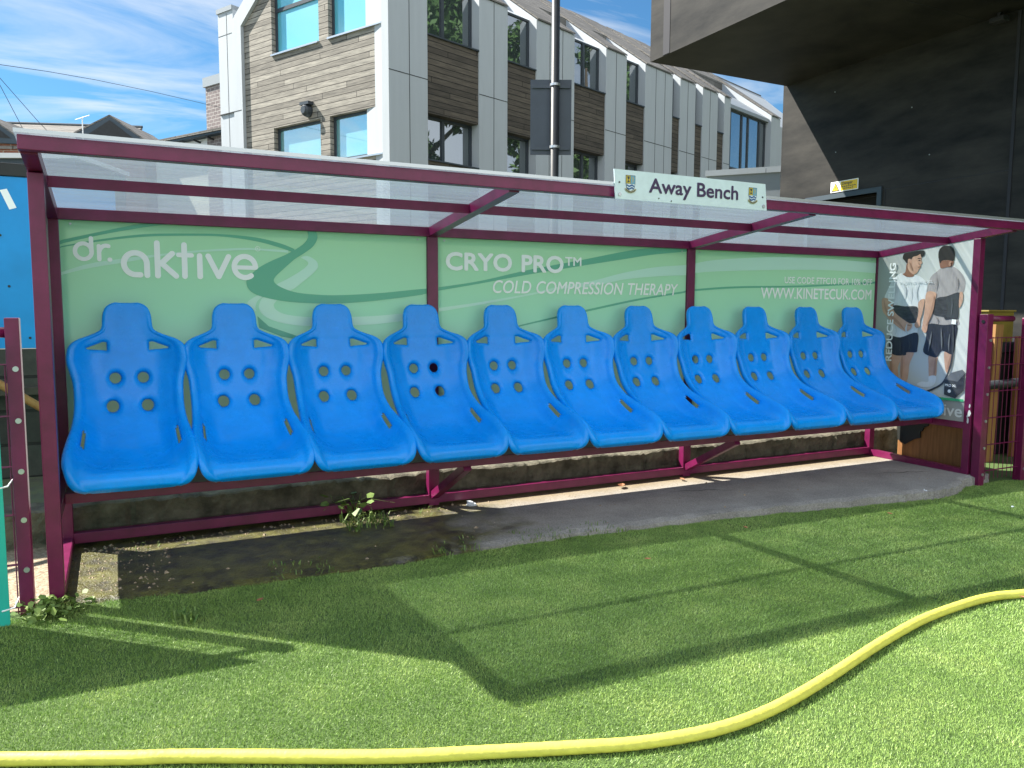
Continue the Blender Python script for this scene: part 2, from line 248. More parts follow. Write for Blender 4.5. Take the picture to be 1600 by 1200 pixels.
# turf backing + blades
MT['turf'] = mat('turf_backing', (0.04, 0.08, 0.02), 0.9, col2=(0.11, 0.18, 0.045), vscale=120, bump=0.8, bscale=180)
m = bpy.data.materials.new('turf_blades'); m.use_nodes = True; t = m.node_tree; b = t.nodes['Principled BSDF']; b.inputs['Roughness'].default_value = 0.48
c_ = N(t, 'ShaderNodeTexCoord'); n1 = N(t, 'ShaderNodeTexNoise'); n1.inputs['Scale'].default_value = 260; n1.inputs['Detail'].default_value = 2; t.links.new(c_.outputs['Object'], n1.inputs['Vector'])
n2 = N(t, 'ShaderNodeTexNoise'); n2.inputs['Scale'].default_value = 4.5; n2.inputs['Detail'].default_value = 7; t.links.new(c_.outputs['Object'], n2.inputs['Vector'])
v_ = M(t, 'ADD', M(t, 'MULTIPLY', n1.outputs[0], 0.62), M(t, 'MULTIPLY', n2.outputs[0], 0.38))
rp = N(t, 'ShaderNodeValToRGB'); rp.color_ramp.elements[0].position = 0.34; rp.color_ramp.elements[1].position = 0.68
rp.color_ramp.elements[0].color = (0.095, 0.185, 0.034, 1); rp.color_ramp.elements[1].color = (0.50, 0.60, 0.19, 1); e = rp.color_ramp.elements.new(0.5); e.color = (0.245, 0.40, 0.088, 1)
t.links.new(v_, rp.inputs[0]); t.links.new(rp.outputs[0], b.inputs['Base Color'])
MT['blades'] = m

# ------------------------------------------------------------------ helpers
def tag(o, label=None, cat=None, group=None, kind=None):
    for k, v in (('label', label), ('category', cat), ('group', group), ('kind', kind)):
        if v: o[k] = v
    return o
def root(name, loc, label, cat, group=None, rz=0.0):
    o = bpy.data.objects.new(name, None); COL.objects.link(o); o.location = loc; o.rotation_euler = (0, 0, rz); o.empty_display_size = 0.2
    return tag(o, label, cat, group)
def wmat(o):
    b = Matrix.LocRotScale(o.location, o.rotation_euler, None)
    return wmat(o.parent) @ o.matrix_parent_inverse @ b if o.parent else b
def link(name, bm, m, parent=None, smooth=False, world=True):
    """bmesh -> one object; vertices given in world space unless world=False (then in the parent's own axes)"""
    me = bpy.data.meshes.new(name)
    if not isinstance(m, (list, tuple)): m = [m]
    bm.normal_update(); bm.to_mesh(me); bm.free()
    for x in m: me.materials.append(MT[x] if isinstance(x, str) else x)
    o = bpy.data.objects.new(name, me); COL.objects.link(o)
    if smooth:
        for p in me.polygons: p.use_smooth = True
    if parent is not None:
        o.parent = parent
        if world:
            mw = wmat(parent)
            o.matrix_parent_inverse = mw.inverted()
    return o
def BM(): return bmesh.new()
def box(bm, x0, x1, y0, y1, z0, z1, bev=0.0, mi=0):
    vs = [bm.verts.new((x, y, z)) for x in (x0, x1) for y in (y0, y1) for z in (z0, z1)]
    fs = [bm.faces.new([vs[i] for i in q]) for q in ((0, 1, 3, 2), (4, 6, 7, 5), (0, 4, 5, 1), (2, 3, 7, 6), (0, 2, 6, 4), (1, 5, 7, 3))]
    for f in fs: f.material_index = mi
    if bev:
        es = list({e for f in fs for e in f.edges}); bmesh.ops.bevel(bm, geom=es, offset=bev, segments=2, affect='EDGES', profile=0.5)
    return bm
def bar(bm, p0, p1, w, h, upv=(0, 0, 1), bev=0.0):
    """rectangular bar from p0 to p1 (centre line), w across, h along upv"""
    p0, p1 = Vector(p0), Vector(p1); d = (p1-p0).normalized(); s = d.cross(Vector(upv)).normalized(); u = s.cross(d)
    vs = [bm.verts.new(p + s*a*w/2 + u*b*h/2) for p in (p0, p1) for a in (-1, 1) for b in (-1, 1)]
    fs = [bm.faces.new([vs[i] for i in q]) for q in ((0, 1, 3, 2), (4, 6, 7, 5), (0, 4, 5, 1), (2, 3, 7, 6), (0, 2, 6, 4), (1, 5, 7, 3))]
    if bev: bmesh.ops.bevel(bm, geom=list({e for f in fs for e in f.edges}), offset=bev, segments=2, affect='EDGES')
    bmesh.ops.recalc_face_normals(bm, faces=bm.faces)
    return bm
def tube(bm, pts, r, n=10, caps=True):
    pts = [Vector(p) for p in pts]; rings = []
    ref = Vector((0, 0, 1))
    for i, p in enumerate(pts):
        d = (pts[min(i+1, len(pts)-1)] - pts[max(i-1, 0)]).normalized()
        a = ref if abs(d.dot(ref)) < 0.95 else Vector((1, 0, 0))
        s = d.cross(a).normalized(); u = s.cross(d); rr = r[i] if isinstance(r, (list, tuple)) else r
        rings.append([bm.verts.new(p + (s*math.cos(k*2*math.pi/n) + u*math.sin(k*2*math.pi/n))*rr) for k in range(n)])
    for a, b in zip(rings, rings[1:]):
        for k in range(n): bm.faces.new((a[k], a[(k+1) % n], b[(k+1) % n], b[k]))
    if caps: bm.faces.new(rings[0][::-1]); bm.faces.new(rings[-1])
    return bm
def disc(bm, c, axis, r, h, n=14):
    c = Vector(c); axis = Vector(axis).normalized(); return tube(bm, [c, c+axis*h], r, n)
def poly(bm, pts, thick=None, mi=0):
    P = []
    for p in pts:
        q = Vector(p)
        if not P or (q-P[-1]).length > 2e-4: P.append(q)
    if (P[0]-P[-1]).length < 2e-4: P.pop()
    vs = [bm.verts.new(p) for p in P]
    for t3 in tessellate_polygon([P]):
        try: bm.faces.new([vs[i] for i in t3])
        except ValueError: pass
    bmesh.ops.recalc_face_normals(bm, faces=bm.faces)
    return bm
def spline(pts, k=8, closed=False):
    P = [np.array(p, float) for p in pts]; n = len(P); o = []
    for i in range(n if closed else n-1):
        g = (lambda j: P[j % n]) if closed else (lambda j: P[min(max(j, 0), n-1)])
        a, b, c, d = g(i-1), g(i), g(i+1), g(i+2)
        for t_ in np.linspace(0, 1, k, endpoint=False):
            o.append(0.5*((2*b)+(-a+c)*t_+(2*a-5*b+4*c-d)*t_**2+(-a+3*b-3*c+d)*t_**3))
    if not closed: o.append(P[-1])
    return o
def prism(bm, prof, ax, a0, a1, mi=0):
    """profile of 2-D points extruded along an axis ('x': profile is (y,z); 'y': (x,z))"""
    mk = (lambda p, a: (a, p[0], p[1])) if ax == 'x' else (lambda p, a: (p[0], a, p[1]))
    A = [bm.verts.new(mk(p, a0)) for p in prof]; B = [bm.verts.new(mk(p, a1)) for p in prof]; n = len(prof)
    fs = [bm.faces.new(A), bm.faces.new(B[::-1])] + [bm.faces.new((A[i], B[i], B[(i+1) % n], A[(i+1) % n])) for i in range(n)]
    for f in fs: f.material_index = mi
    bmesh.ops.recalc_face_normals(bm, faces=fs); return fs
def copy_tree(o, parent=None):
    c = o.copy(); COL.objects.link(c)
    if parent is not None: c.parent = parent
    for ch in list(o.children): copy_tree(ch, c)
    return c
def text_bm(body, bold=0.0, shear=0.0):
    cu = bpy.data.curves.new('t', 'FONT'); cu.body = body; cu.offset = bold; cu.shear = shear; cu.resolution_u = 4
    ob = bpy.data.objects.new('t', cu); COL.objects.link(ob); dg = bpy.context.evaluated_depsgraph_get(); dg.update()
    me = bpy.data.meshes.new_from_object(ob.evaluated_get(dg)); bpy.data.objects.remove(ob); bpy.data.curves.remove(cu)
    bm = BM(); bm.from_mesh(me); bpy.data.meshes.remove(me); return bm
_cap = []
def text(body, u0, u1, v0, v1, place, bold=0.0, shear=0.0):
    """lettering fitted to [u0,u1], caps between v0 (baseline) and v1, then placed by place(u,v); bold = copies spread by that share of the cap height"""
    if not _cap:
        h = text_bm('H'); zs = [v.co.y for v in h.verts]; _cap.extend((min(zs), max(zs))); h.free()
    lo, hi = _cap; bm = text_bm(body, 0, shear); xs = [v.co.x for v in bm.verts]; a, b = min(xs), max(xs); m_ = bold*(v1-v0)
    nrm_ = (Vector(place(1, 0))-Vector(place(0, 0))).cross(Vector(place(0, 1))-Vector(place(0, 0))).normalized()
    base = bm.copy(); first = True
    offs = [(0, 0)] + ([(m_*math.cos(q), m_*math.sin(q)) for q in np.linspace(0, 2*math.pi, 9)[:-1]] if bold else [])
    outb = BM()
    for k, (du, dv) in enumerate(offs):
        mp2 = {}
        for v in base.verts: mp2[v] = outb.verts.new(Vector(place(u0+m_+(v.co.x-a)/(b-a)*(u1-u0-2*m_)+du, v0+m_+(v.co.y-lo)/(hi-lo)*(v1-v0-2*m_)+dv))+nrm_*k*.00012)
        for f_ in base.faces: outb.faces.new([mp2[v] for v in f_.verts])
    bm.free(); base.free(); return outb
def stroke(bm, pts, wd, place, n=10):
    """rounded pen stroke lying in the (u,v) plane"""
    P = [np.array(p, float) for p in pts]; L, Rr = [], []
    for i, p in enumerate(P):
        d = P[min(i+1, len(P)-1)]-P[max(i-1, 0)]; d /= np.linalg.norm(d); nn = np.array([-d[1], d[0]])
        L.append(p+nn*wd/2); Rr.append(p-nn*wd/2)
    d0 = P[0]-P[1]; d1 = P[-1]-P[-2]
    for a, b in zip(range(len(P)-1), range(1, len(P))):
        bm.faces.new([bm.verts.new(place(*q)) for q in (L[a], Rr[a], Rr[b], L[b])])
    for c, d in ((P[0], d0), (P[-1], d1)):
        an = math.atan2(d[1], d[0])
        bm.faces.new([bm.verts.new(place(c[0]+wd/2*math.cos(an+s_), c[1]+wd/2*math.sin(an+s_))) for s_ in np.linspace(-math.pi/2, math.pi/2, n)])
    return bm
def arc(cx, cz, rx, rz, a0, a1, n=24): return [(cx+rx*math.cos(R(a)), cz+rz*math.sin(R(a))) for a in np.linspace(a0, a1, n)]

L = 5.6; X1, X2 = 1.853, 3.701
def G(x): return 0.06-0.011*min(max(x, -2.0), 9.0)

# ------------------------------------------------------------------ ground
bm = BM()
xs = [-60, -20, -2]+list(np.linspace(-1.5, 9, 22))+[20, 60]
for a, b in zip(xs, xs[1:]):
    bm.faces.new([bm.verts.new((x, y, G(x))) for x, y in ((a, -60), (b, -60), (b, 0.07), (a, 0.07))])
bmesh.ops.remove_doubles(bm, verts=bm.verts, dist=1e-4)
tag(link('turf_ground', bm, 'turf'), 'flat artificial turf pitch in front of the dugout', 'ground', kind='structure')
bm = BM(); bm.faces.new([bm.verts.new(p) for p in ((-120, 0.29, 0.2), (160, 0.29, 0.2), (160, 300, 0.2), (-120, 300, 0.2))])
tag(link('yard_ground', bm, 'yard'), 'raised yard ground behind the block wall', 'ground', kind='structure')
bm = BM(); bm.faces.new([bm.verts.new(p) for p in ((-3, -0.80, 0.072), (-0.0, -0.80, 0.066), (0.0, 0.075, 0.066), (-3, 0.075, 0.072))])
tag(link('gravel_ground', bm, 'gravel'), 'strip of pale gravel beside the left post', 'ground', kind='structure')
# slab with a broken front edge
edge = [(0.0, -0.80), (0.09, -0.815), (0.5, -0.85), (0.83, -0.855), (1.31, -0.86), (1.63, -0.83), (2.31, -0.805), (2.74, -0.82), (3.62, -0.87), (4.32, -0.945), (4.84, -1.0), (5.1, -0.985), (5.25, -0.945), (5.42, -0.86), (5.55, -0.85), (5.75, -0.82)]
sp_ = spline(edge, 12); fr_ = [(float(p[0]), float(p[1])+rnd.uniform(-.012, .012)) for p in sp_]
slab_edge = lambda x: float(np.interp(x, [p[0] for p in fr_], [p[1] for p in fr_]))
bm = BM(); ZS = 0.068
rows = []
for x, y in fr_:
    c = rnd.uniform(.004, .016)
    rows.append([bm.verts.new((x, 0.075, ZS)), bm.verts.new((x, -0.35, ZS)), bm.verts.new((x, y+c+.03, ZS)), bm.verts.new((x+rnd.uniform(-.006, .006), y, ZS-c)), bm.verts.new((x, y-.004, -0.08))])
for a, b in zip(rows, rows[1:]):
    for i in range(4): bm.faces.new((a[i], a[i+1], b[i+1], b[i]))
bmesh.ops.recalc_face_normals(bm, faces=bm.faces)
for x0_, y0_, n_ in ((5.02, -.50, 9), (3.35, -.30, 7), (4.3, -.88, 6)):
    g_ = random.Random(int(x0_*10)); px_, py_ = x0_, y0_
    for k in range(n_):
        qx, qy = px_+g_.uniform(.03, .07), py_-g_.uniform(-.01, .045); w_ = .004*math.sin(math.pi*(k+.5)/n_)+.001
        if qy < slab_edge(qx)+.05: break
        f_ = bm.faces.new([bm.verts.new((a_, b_, ZS+.0012)) for a_, b_ in ((px_, py_-w_), (qx, qy-w_), (qx, qy+w_), (px_, py_+w_))]); f_.material_index = 1; px_, py_ = qx, qy
tag(link('concrete_slab', bm, ['slab', 'black']), 'concrete base slab, wet and mossy at its left end', 'slab', kind='structure')
def slab_y(x): return np.interp(x, [p[0] for p in fr_], [p[1] for p in fr_])

# turf blades (real geometry, one mass)
rng = np.random.default_rng(3)
def blades(n, x0, x1, y0, y1, hmin, hmax, wd):
    px = rng.uniform(x0, x1, n); py = rng.uniform(y0, y1, n)
    lim = np.where(px < 0.0, -0.845, np.where(px > 5.75, -0.84, slab_y(px)+0.02))
    lim = lim + 0.018*np.sin(px*9)+0.012*np.sin(px*31+1)
    keep = (py < lim); px, py = px[keep], py[keep]
    k = len(px); z = 0.06-0.011*np.clip(px, -2, 9)
    a = rng.uniform(0, 2*np.pi, k); lean = rng.uniform(0.15, 1.15, k)
    big = np.sin(px*3.1+py*2.2)+np.sin(px*1.3-py*4.1)
    a = np.where(rng.uniform(size=k) < 0.35, 0.8*big+rng.normal(0, .5, k), a)
    h = rng.uniform(hmin, hmax, k); ln = h
    tx = px+np.cos(a)*np.sin(lean)*ln; ty = py+np.sin(a)*np.sin(lean)*ln; tz = z+np.cos(lean)*ln
    b = rng.uniform(0, 2*np.pi, k); hw = wd*rng.uniform(.7, 1.3, k)/2
    V = np.empty((k, 3, 3)); V[:, 0] = np.stack([px-np.cos(b)*hw, py-np.sin(b)*hw, z-.002], 1); V[:, 1] = np.stack([px+np.cos(b)*hw, py+np.sin(b)*hw, z-.002], 1); V[:, 2] = np.stack([tx, ty, tz], 1)
    return V
VV = np.concatenate([blades(900000, -1.0, 3.2, -3.4, -0.72, .006, .0135, .0022), blades(330000, 3.2, 6.2, -3.0, -0.72, .006, .0135, .003), blades(70000, 6.2, 9.0, -4.0, -0.72, .010, .020, .0045), blades(90000, 3.2, 7.0, -5.0, -3.0, .010, .020, .0045)])
nV = VV.shape[0]*3
me = bpy.data.meshes.new('grass_blades'); me.vertices.add(nV); me.vertices.foreach_set('co', VV.reshape(-1).astype(np.float32))
me.loops.add(nV); me.loops.foreach_set('vertex_index', np.arange(nV, dtype=np.int32)); me.polygons.add(nV//3); me.polygons.foreach_set('loop_start', np.arange(0, nV, 3, dtype=np.int32))
me.update(); me.materials.append(MT['blades']); o = bpy.data.objects.new('grass_blades', me); COL.objects.link(o)
tag(o, 'short green artificial grass fibres covering the pitch', 'grass', kind='stuff')

# ------------------------------------------------------------------ block wall under the bench
bm = BM()
rows = []
for x in np.arange(-3.0, 6.6, 0.025):
    jn = abs(((x-.29) % .45)-.0)
    jd = .014 if jn < .02 else 0
    z = 0.250+0.005*math.sin(x*7)+rnd.uniform(-.007, .006)-jd*.6
    r_ = [bm.verts.new((x, .085+jd+rnd.uniform(-.004, .004)+.004*math.sin(x*11+q*2), -.05+(z-.008+.05)*q/9)) for q in range(10)]
    rows.append(r_+[bm.verts.new((x, .102+jd, z)), bm.verts.new((x, .17, z+rnd.uniform(-.004, .006))), bm.verts.new((x, .30, z-.004)), bm.verts.new((x, .30, -.05))])
for a, b in zip(rows, rows[1:]):
    for i in range(13): bm.faces.new((a[i], b[i], b[i+1], a[i+1]))
bmesh.ops.recalc_face_normals(bm, faces=bm.faces)
tag(link('block_wall', bm, 'wallblock'), 'low mossy concrete block wall behind the dugout base', 'wall')

# ------------------------------------------------------------------ dugout shelter
SH = root('dugout_shelter', (2.8, -0.4, 0.06), 'maroon steel dugout shelter with clear sloping roof over eleven blue seats', 'shelter')
B_ = 0.003
def fbox(name, *a, m='maroon', bev=B_): return link(name, box(BM(), *a, bev=bev), m, SH)
fbox('front_post', 0, .052, -.803, -.751, 0.02, 1.700)
fbox('front_post', L-.052, L, -.803, -.751, -0.03, 1.700)
for x0, wd in ((0, .052), (X1, .063), (X2, .063), (L-.052, .052)): fbox('back_post', x0, x0+wd, 0.002, .052, .07, 1.612)
fbox('rear_beam', 0, L, 0, .054, 1.6125, 1.665)
fbox('front_beam', -.004, L+.004, -1.061, -1.011, 1.735, 1.785)
def zr(y): return 1.6125+(1.735-1.6125)*(-y)/1.061
bays = [(0.052, X1+.006), (X1+.057, X2+.006), (X2+.057, L-.052)]
for a, b in bays: fbox('purlin', a, b, -.5685, -.5625, zr(-.5685)+.002, zr(-.5685)+.047, bev=.001)
for x0, wd in ((0, .052), (X1+.006, .051), (X2+.006, .051), (L-.052, .052)):
    bm = BM(); prism(bm, [(-0.001, zr(0)+.002), (-1.010, zr(-1.010)), (-1.010, zr(-1.010)+.049), (-0.001, zr(0)+.051)], 'x', x0, x0+wd); link('rafter', bm, 'maroon', SH)
for a, b in ((-.012, X1+.03), (X1+.034, X2+.03), (X2+.034, L+.012)):
    bm = BM(); q = lambda y: 1.6675+(1.7885-1.6675)*(.06-y)/1.135
    for y0, y1 in [(.06, -1.075)]:
        prism(bm, [(y0, q(y0)), (y1, q(y1)), (y1, q(y1)+.010), (y0, q(y0)+.010)], 'x', a, b)
    link('roof_sheet', bm, 'poly', SH)
bm = box(BM(), -.012, L+.012, -1.079, -1.0765, 1.787, 1.801); link('edge_trim', bm, 'alu', SH)
fbox('bench_rail', .052, L-.052, -.5185, -.4785, .395, .440)
fbox('bench_rail', .052, L-.052, -.012, -.002, .395, .440)
fbox('bench_infill', .054, L-.054, -.477, -.013, .418, .432)  # plate added to block the bright yard seen between the seats
for x0 in (0.001, L-.051):
    fbox('bench_rail', x0, x0+.05, -.751, .002, .385, .432)
    bm = BM(); bar(bm, (x0+.025, .002, .095), (x0+.025, -.751, .095 if x0 < 1 else .075), .05, .048, bev=B_); link('base_rail', bm, 'maroon', SH)
fbox('base_rail', .052, L-.052, 0.0, .05, .085, .135)
for x0, wd in ((X1, .063), (X2, .063)):
    bm = BM(); bar(bm, (x0+wd/2, -.002, .135), (x0+wd/2, -.478, .388), .045, .045, bev=B_); link('bench_strut', bm, 'maroon', SH)
# seat bolts-plates hidden under seats are left out; foot plates
for x0, z in ((0, .055), (L-.052, 0.0)): fbox('foot_plate', x0-.02, x0+.072, -.823, -.731, z-.01, z+.008)
# paint chips on the right front post
bm = BM()
for cy_, cz_, s_ in ((-.79, .50, .030), (-.785, .45, .022), (-.792, .55, .016), (-.78, .475, .012)):
    poly(bm, [(L-.0535, cy_+s_*.45*math.cos(a)*rnd.uniform(.5, 1.2), cz_+s_*math.sin(a)*rnd.uniform(.6, 1.2)) for a in np.linspace(0, 6.28, 9)[:-1]])
link('paint_chip', bm, 'faintwhite', SH)

# ------------------------------------------------------------------ advertising boards (back)
PY = 0.020
def pl(off): return lambda u, v: (u, PY-off, v)
def board(x0, x1, label):
    r_ = root('advert_board', ((x0+x1)/2, PY, .42), label, 'advert board', 'green advert boards along the dugout back')
    link('board_panel', box(BM(), x0, x1, PY, PY+.006, .425, 1.612), 'green', r_); return r_
b1 = board(.053, X1-.001, 'pale green advert board with big rounded white lettering and curling swoosh')
b2 = board(X1+.064, X2-.001, 'pale green advert board with bold white capitals above italic white capitals')
b3 = board(X2+.064, L-.053, 'pale green advert board with white web address, beside the right back post')
def swoosh(par, pts, m, off, sm=True, lo=None, hi=None):
    P = [(p[0], min(p[1], 1.6115)) for p in pts]
    P = [(min(max(p[0], lo), hi), p[1]) for p in P]
    link('swoosh', poly(BM(), [pl(off)(*p) for p in P]), m, par)
def smooth_band(pts):   # top edge then bottom edge reversed: smooth each
    n = len(pts)//2; A = spline(pts[:n], 6); Bq = spline(pts[n:], 6); return [tuple(p) for p in A]+[tuple(p) for p in Bq]
def smooth_closed(pts): return [tuple(p) for p in spline(pts, 4, True)]
D1 = [(1.188, 1.612), (1.191, 1.579), (1.161, 1.54), (1.086, 1.492), (1.004, 1.453), (0.948, 1.422), (0.907, 1.389), (0.879, 1.36), (0.875, 1.335), (0.882, 1.311), (0.905, 1.287), (0.952, 1.267), (1.048, 1.247), (1.163, 1.237), (1.29, 1.235), (1.421, 1.24), (1.601, 1.258), (1.86, 1.295), (1.86, 1.322), (1.602, 1.296), (1.422, 1.283), (1.291, 1.279), (1.164, 1.286), (1.098, 1.298), (1.038, 1.322), (1.012, 1.346), (1.019, 1.371), (1.06, 1.411), (1.119, 1.464), (1.169, 1.497), (1.216, 1.534), (1.24, 1.577), (1.234, 1.614)]
D2 = [(1.924, 1.331), (2.184, 1.372), (2.501, 1.443), (2.884, 1.516), (3.196, 1.578), (3.381, 1.605), (3.525, 1.611), (3.711, 1.614), (3.712, 1.597), (3.526, 1.578), (3.382, 1.56), (3.197, 1.53), (2.885, 1.48), (2.501, 1.416), (2.184, 1.357), (1.923, 1.312)]
D3 = [(0.045, 1.515), (0.236, 1.568), (0.396, 1.609), (0.524, 1.625), (0.524, 1.615), (0.396, 1.591), (0.236, 1.553), (0.044, 1.498)]
D4 = [(0.044, 1.487), (0.202, 1.525), (0.408, 1.561), (0.624, 1.574), (0.773, 1.577), (0.928, 1.568), (1.045, 1.544), (1.12, 1.517), (1.119, 1.497), (1.045, 1.521), (0.927, 1.549), (0.773, 1.565), (0.623, 1.563), (0.408, 1.549), (0.202, 1.516), (0.044, 1.482)]
L1 = [(0.039, 1.366), (0.171, 1.414), (0.335, 1.446), (0.476, 1.469), (0.657, 1.494), (0.848, 1.512), (0.926, 1.513), (1.087, 1.509), (1.086, 1.496), (0.926, 1.504), (0.848, 1.501), (0.656, 1.484), (0.475, 1.459), (0.334, 1.427), (0.17, 1.393), (0.038, 1.354)]
L1b = [(1.152, 1.474), (1.185, 1.483), (1.227, 1.463), (1.241, 1.435), (1.226, 1.405), (1.166, 1.353), (1.09, 1.3), (1.038, 1.322), (1.022, 1.33), (1.092, 1.368), (1.159, 1.411), (1.189, 1.441), (1.181, 1.458)]
L2 = [(0.96, 1.267), (0.935, 1.23), (0.934, 1.205), (0.95, 1.177), (0.997, 1.148), (1.078, 1.126), (1.203, 1.115), (1.446, 1.118), (1.6, 1.128), (1.859, 1.163), (1.86, 1.195), (1.6, 1.172), (1.447, 1.164), (1.289, 1.16), (1.204, 1.161), (1.079, 1.174), (1.023, 1.197), (1.007, 1.226), (1.022, 1.255)]
L2b = [(0.876, 1.231), (0.9, 1.258), (0.944, 1.279), (0.956, 1.271), (0.927, 1.246), (0.915, 1.213), (0.918, 1.193)]
D5 = [(0.924, 1.168), (0.98, 1.115), (1.116, 1.066), (1.159, 1.039), (1.044, 1.061), (0.932, 1.108)]
L3 = [(1.923, 1.214), (2.184, 1.249), (2.502, 1.301), (2.725, 1.349), (2.957, 1.387), (3.198, 1.444), (3.45, 1.486), (3.714, 1.508), (3.717, 1.44), (3.452, 1.425), (3.199, 1.4), (2.957, 1.355), (2.725, 1.331), (2.502, 1.29), (2.184, 1.234), (1.923, 1.192)]
L4 = [(3.765, 1.518), (3.962, 1.549), (4.447, 1.583), (4.981, 1.59), (5.55, 1.574), (5.555, 1.496), (4.986, 1.506), (4.451, 1.492), (3.964, 1.471), (3.765, 1.454)]
D6 = [(2.429, 1.109), (2.704, 1.166), (2.96, 1.215), (3.327, 1.282), (3.72, 1.337), (3.72, 1.325), (3.328, 1.27), (2.96, 1.202), (2.704, 1.155), (2.429, 1.101)]
D7 = [(3.765, 1.347), (4.14, 1.372), (4.77, 1.389), (5.559, 1.432), (5.56, 1.417), (4.77, 1.377), (4.141, 1.359), (3.765, 1.334)]
e1 = dict(lo=.054, hi=X1-.002); e2 = dict(lo=X1+.065, hi=X2-.002); e3 = dict(lo=X2+.065, hi=L-.054)
swoosh(b1, smooth_band(D3), 'green_dk', .0015, **e1); swoosh(b1, smooth_band(D4), 'green_dk', .0016, **e1); swoosh(b1, smooth_band(L1), 'green_lt', .0022, **e1)
swoosh(b1, smooth_closed(L1b), 'green_lt', .0024, **e1); swoosh(b1, smooth_closed(L2), 'green_lt', .0020, **e1); swoosh(b1, smooth_closed(L2b), 'green_lt', .0018, **e1)
swoosh(b1, D5, 'green_dk', .0017, **e1); swoosh(b1, [tuple(p) for p in spline(D1, 5)], 'green_dk', .0030, **e1)
swoosh(b2, smooth_band(D2), 'green_dk', .0015, **e2); swoosh(b2, smooth_band(L3), 'green_lt', .0020, **e2); swoosh(b2, smooth_band(D6), 'green_dk', .0017, **e2)
swoosh(b3, smooth_band(L4), 'green_lt', .0020, **e3); swoosh(b3, smooth_band(D7), 'green_dk', .0017, **e3)
# rounded lettering of the left board: letters drawn as pen strokes
f = pl(.0040); W1, W2 = .019, .0265
def letter(*strokes):
    bm = BM()
    for i, (pts, wd) in enumerate(strokes): stroke(bm, pts, wd, pl(.0040+.0003*i))
    link('letter', bm, 'white', b1)
letter((arc(.148, 1.4705, .0345, .036, 3, 357, 40), W1), ([(.1815, 1.532), (.1815, 1.470)], W1))
letter(([(.213, 1.435), (.213, 1.497)], W1), (arc(.243, 1.462, .030, .038, 165, 70, 14), W1))
letter(([(.2565, 1.4352), (.2580, 1.4352)], .020))
letter((arc(.366, 1.4190, .050, .0520, 270, 0, 44)+[(.416, 1.365)], W2), ([(.366, 1.367), (.386, 1.3665)], W2))
letter(([(.463, 1.521), (.463, 1.364)], W2), ([(.530, 1.473), (.480, 1.424)], W2), ([(.482, 1.424), (.545, 1.364)], W2))
letter(([(.585, 1.517), (.585, 1.364)], W2), ([(.558, 1.467), (.618, 1.467)], .022))
letter(([(.655, 1.466), (.655, 1.364)], W2))
letter(([(.695, 1.466), (.7425, 1.366)], W2), ([(.7425, 1.366), (.791, 1.466)], W2))
letter((arc(.869, 1.417, .0515, .0530, 0, 305, 44), W2), ([(.832, 1.414), (.919, 1.414)], .021))
bm = BM(); stroke(bm, arc(.934, 1.511, .0115, .0115, 0, 355, 24), .0022, f); link('letter', bm, 'white', b1)
link('letter', text('R', .930, .938, 1.506, 1.517, f), 'white', b1)
link('lettering', text('TM', 2.757, 2.875, 1.476, 1.530, f, bold=.03), 'white', b2)
def xr(t_, sh=0.0):
    q = text_bm(t_, 0, sh); v = [p.co.x for p in q.verts]; q.free(); return min(v), max(v)
def words(line, u0, u1, v0, v1, par, bold, shear=0.0):      # one piece of lettering per word
    a, b = xr(line, shear); k = (u1-u0)/(b-a); done = ''
    for wd in line.split(' '):
        pre = done+wd; e = xr(pre, shear)[1]; w0, w1 = xr(wd, shear)
        link('lettering', text(wd, u0+(e-(w1-w0)-a)*k, u0+(e-a)*k, v0, v1, f, bold=bold, shear=shear), 'white', par); done = pre+' '
words('CRYO PRO', 1.967, 2.747, 1.4295, 1.533, b2, .045)
words('COLD COMPRESSION THERAPY', 2.265, 3.632, 1.303, 1.378, b2, .014, .2)
words('USE CODE FTFC10 FOR 10% OFF', 4.592, 5.510, 1.402, 1.449, b3, .02)
link('lettering', text('WWW.KINETECUK.COM', 4.368, 5.508, 1.290, 1.368, f, bold=.022), 'white', b3)
for bb, xs_ in ((b1, (.10, 1.80)), (b2, (1.96, 3.66)), (b3, (3.81, 5.50))):
    for x in xs_: link('screw', disc(BM(), (x, PY, 1.595), (0, -1, 0), .005, .003, 10), 'steel', bb)

# ------------------------------------------------------------------ side boards
LB = root('side_board', (.026, -.4, .44), 'plain pale side board closing the left end of the dugout', 'side board')
bm = BM(); prism(bm, [(-.750, .433), (.001, .433), (.001, zr(0)), (-.750, zr(-.75))], 'x', .003, .010); link('board_panel', bm, 'poster', LB)
PB = root('poster_board', (L-.04, -.4, .44), 'white poster board showing two men in back braces, right end of the dugout', 'poster')
PX = L-.047
bm = BM(); prism(bm, [(-.750, .433), (.001, .433), (.001, zr(0)), (-.750, zr(-.75))], 'x', PX, PX+.008); link('board_panel', bm, 'poster', PB)
def pp(pts, off, m, name, par, mi=None, k=4):
    P = [tuple(q) for q in spline(pts, k, True)] if k else pts
    P = [(PX-off, min(max(y, -.749), -.002), min(z, zr(y)-.004)) for y, z in P]
    return link(name, poly(BM(), P), m, par)
def shade(par, lines, m, off):
    for pts, wd in lines:
        bm = BM(); P = spline(pts, 6); k_ = len(P)
        for i in range(k_-1):
            for_ = lambda j: (np.array(P[j]), wd*math.sin(math.pi*min(max(j/(k_-1), .02), .98))/2)
            (p, a), (q, b_) = for_(i), for_(i+1); d = q-p; d /= np.linalg.norm(d); nn = np.array([-d[1], d[0]])
            bm.faces.new([bm.verts.new((PX-off, *c)) for c in (p+nn*a, p-nn*a, q-nn*b_, q+nn*b_)])
        link('print_fold', bm, m, par)
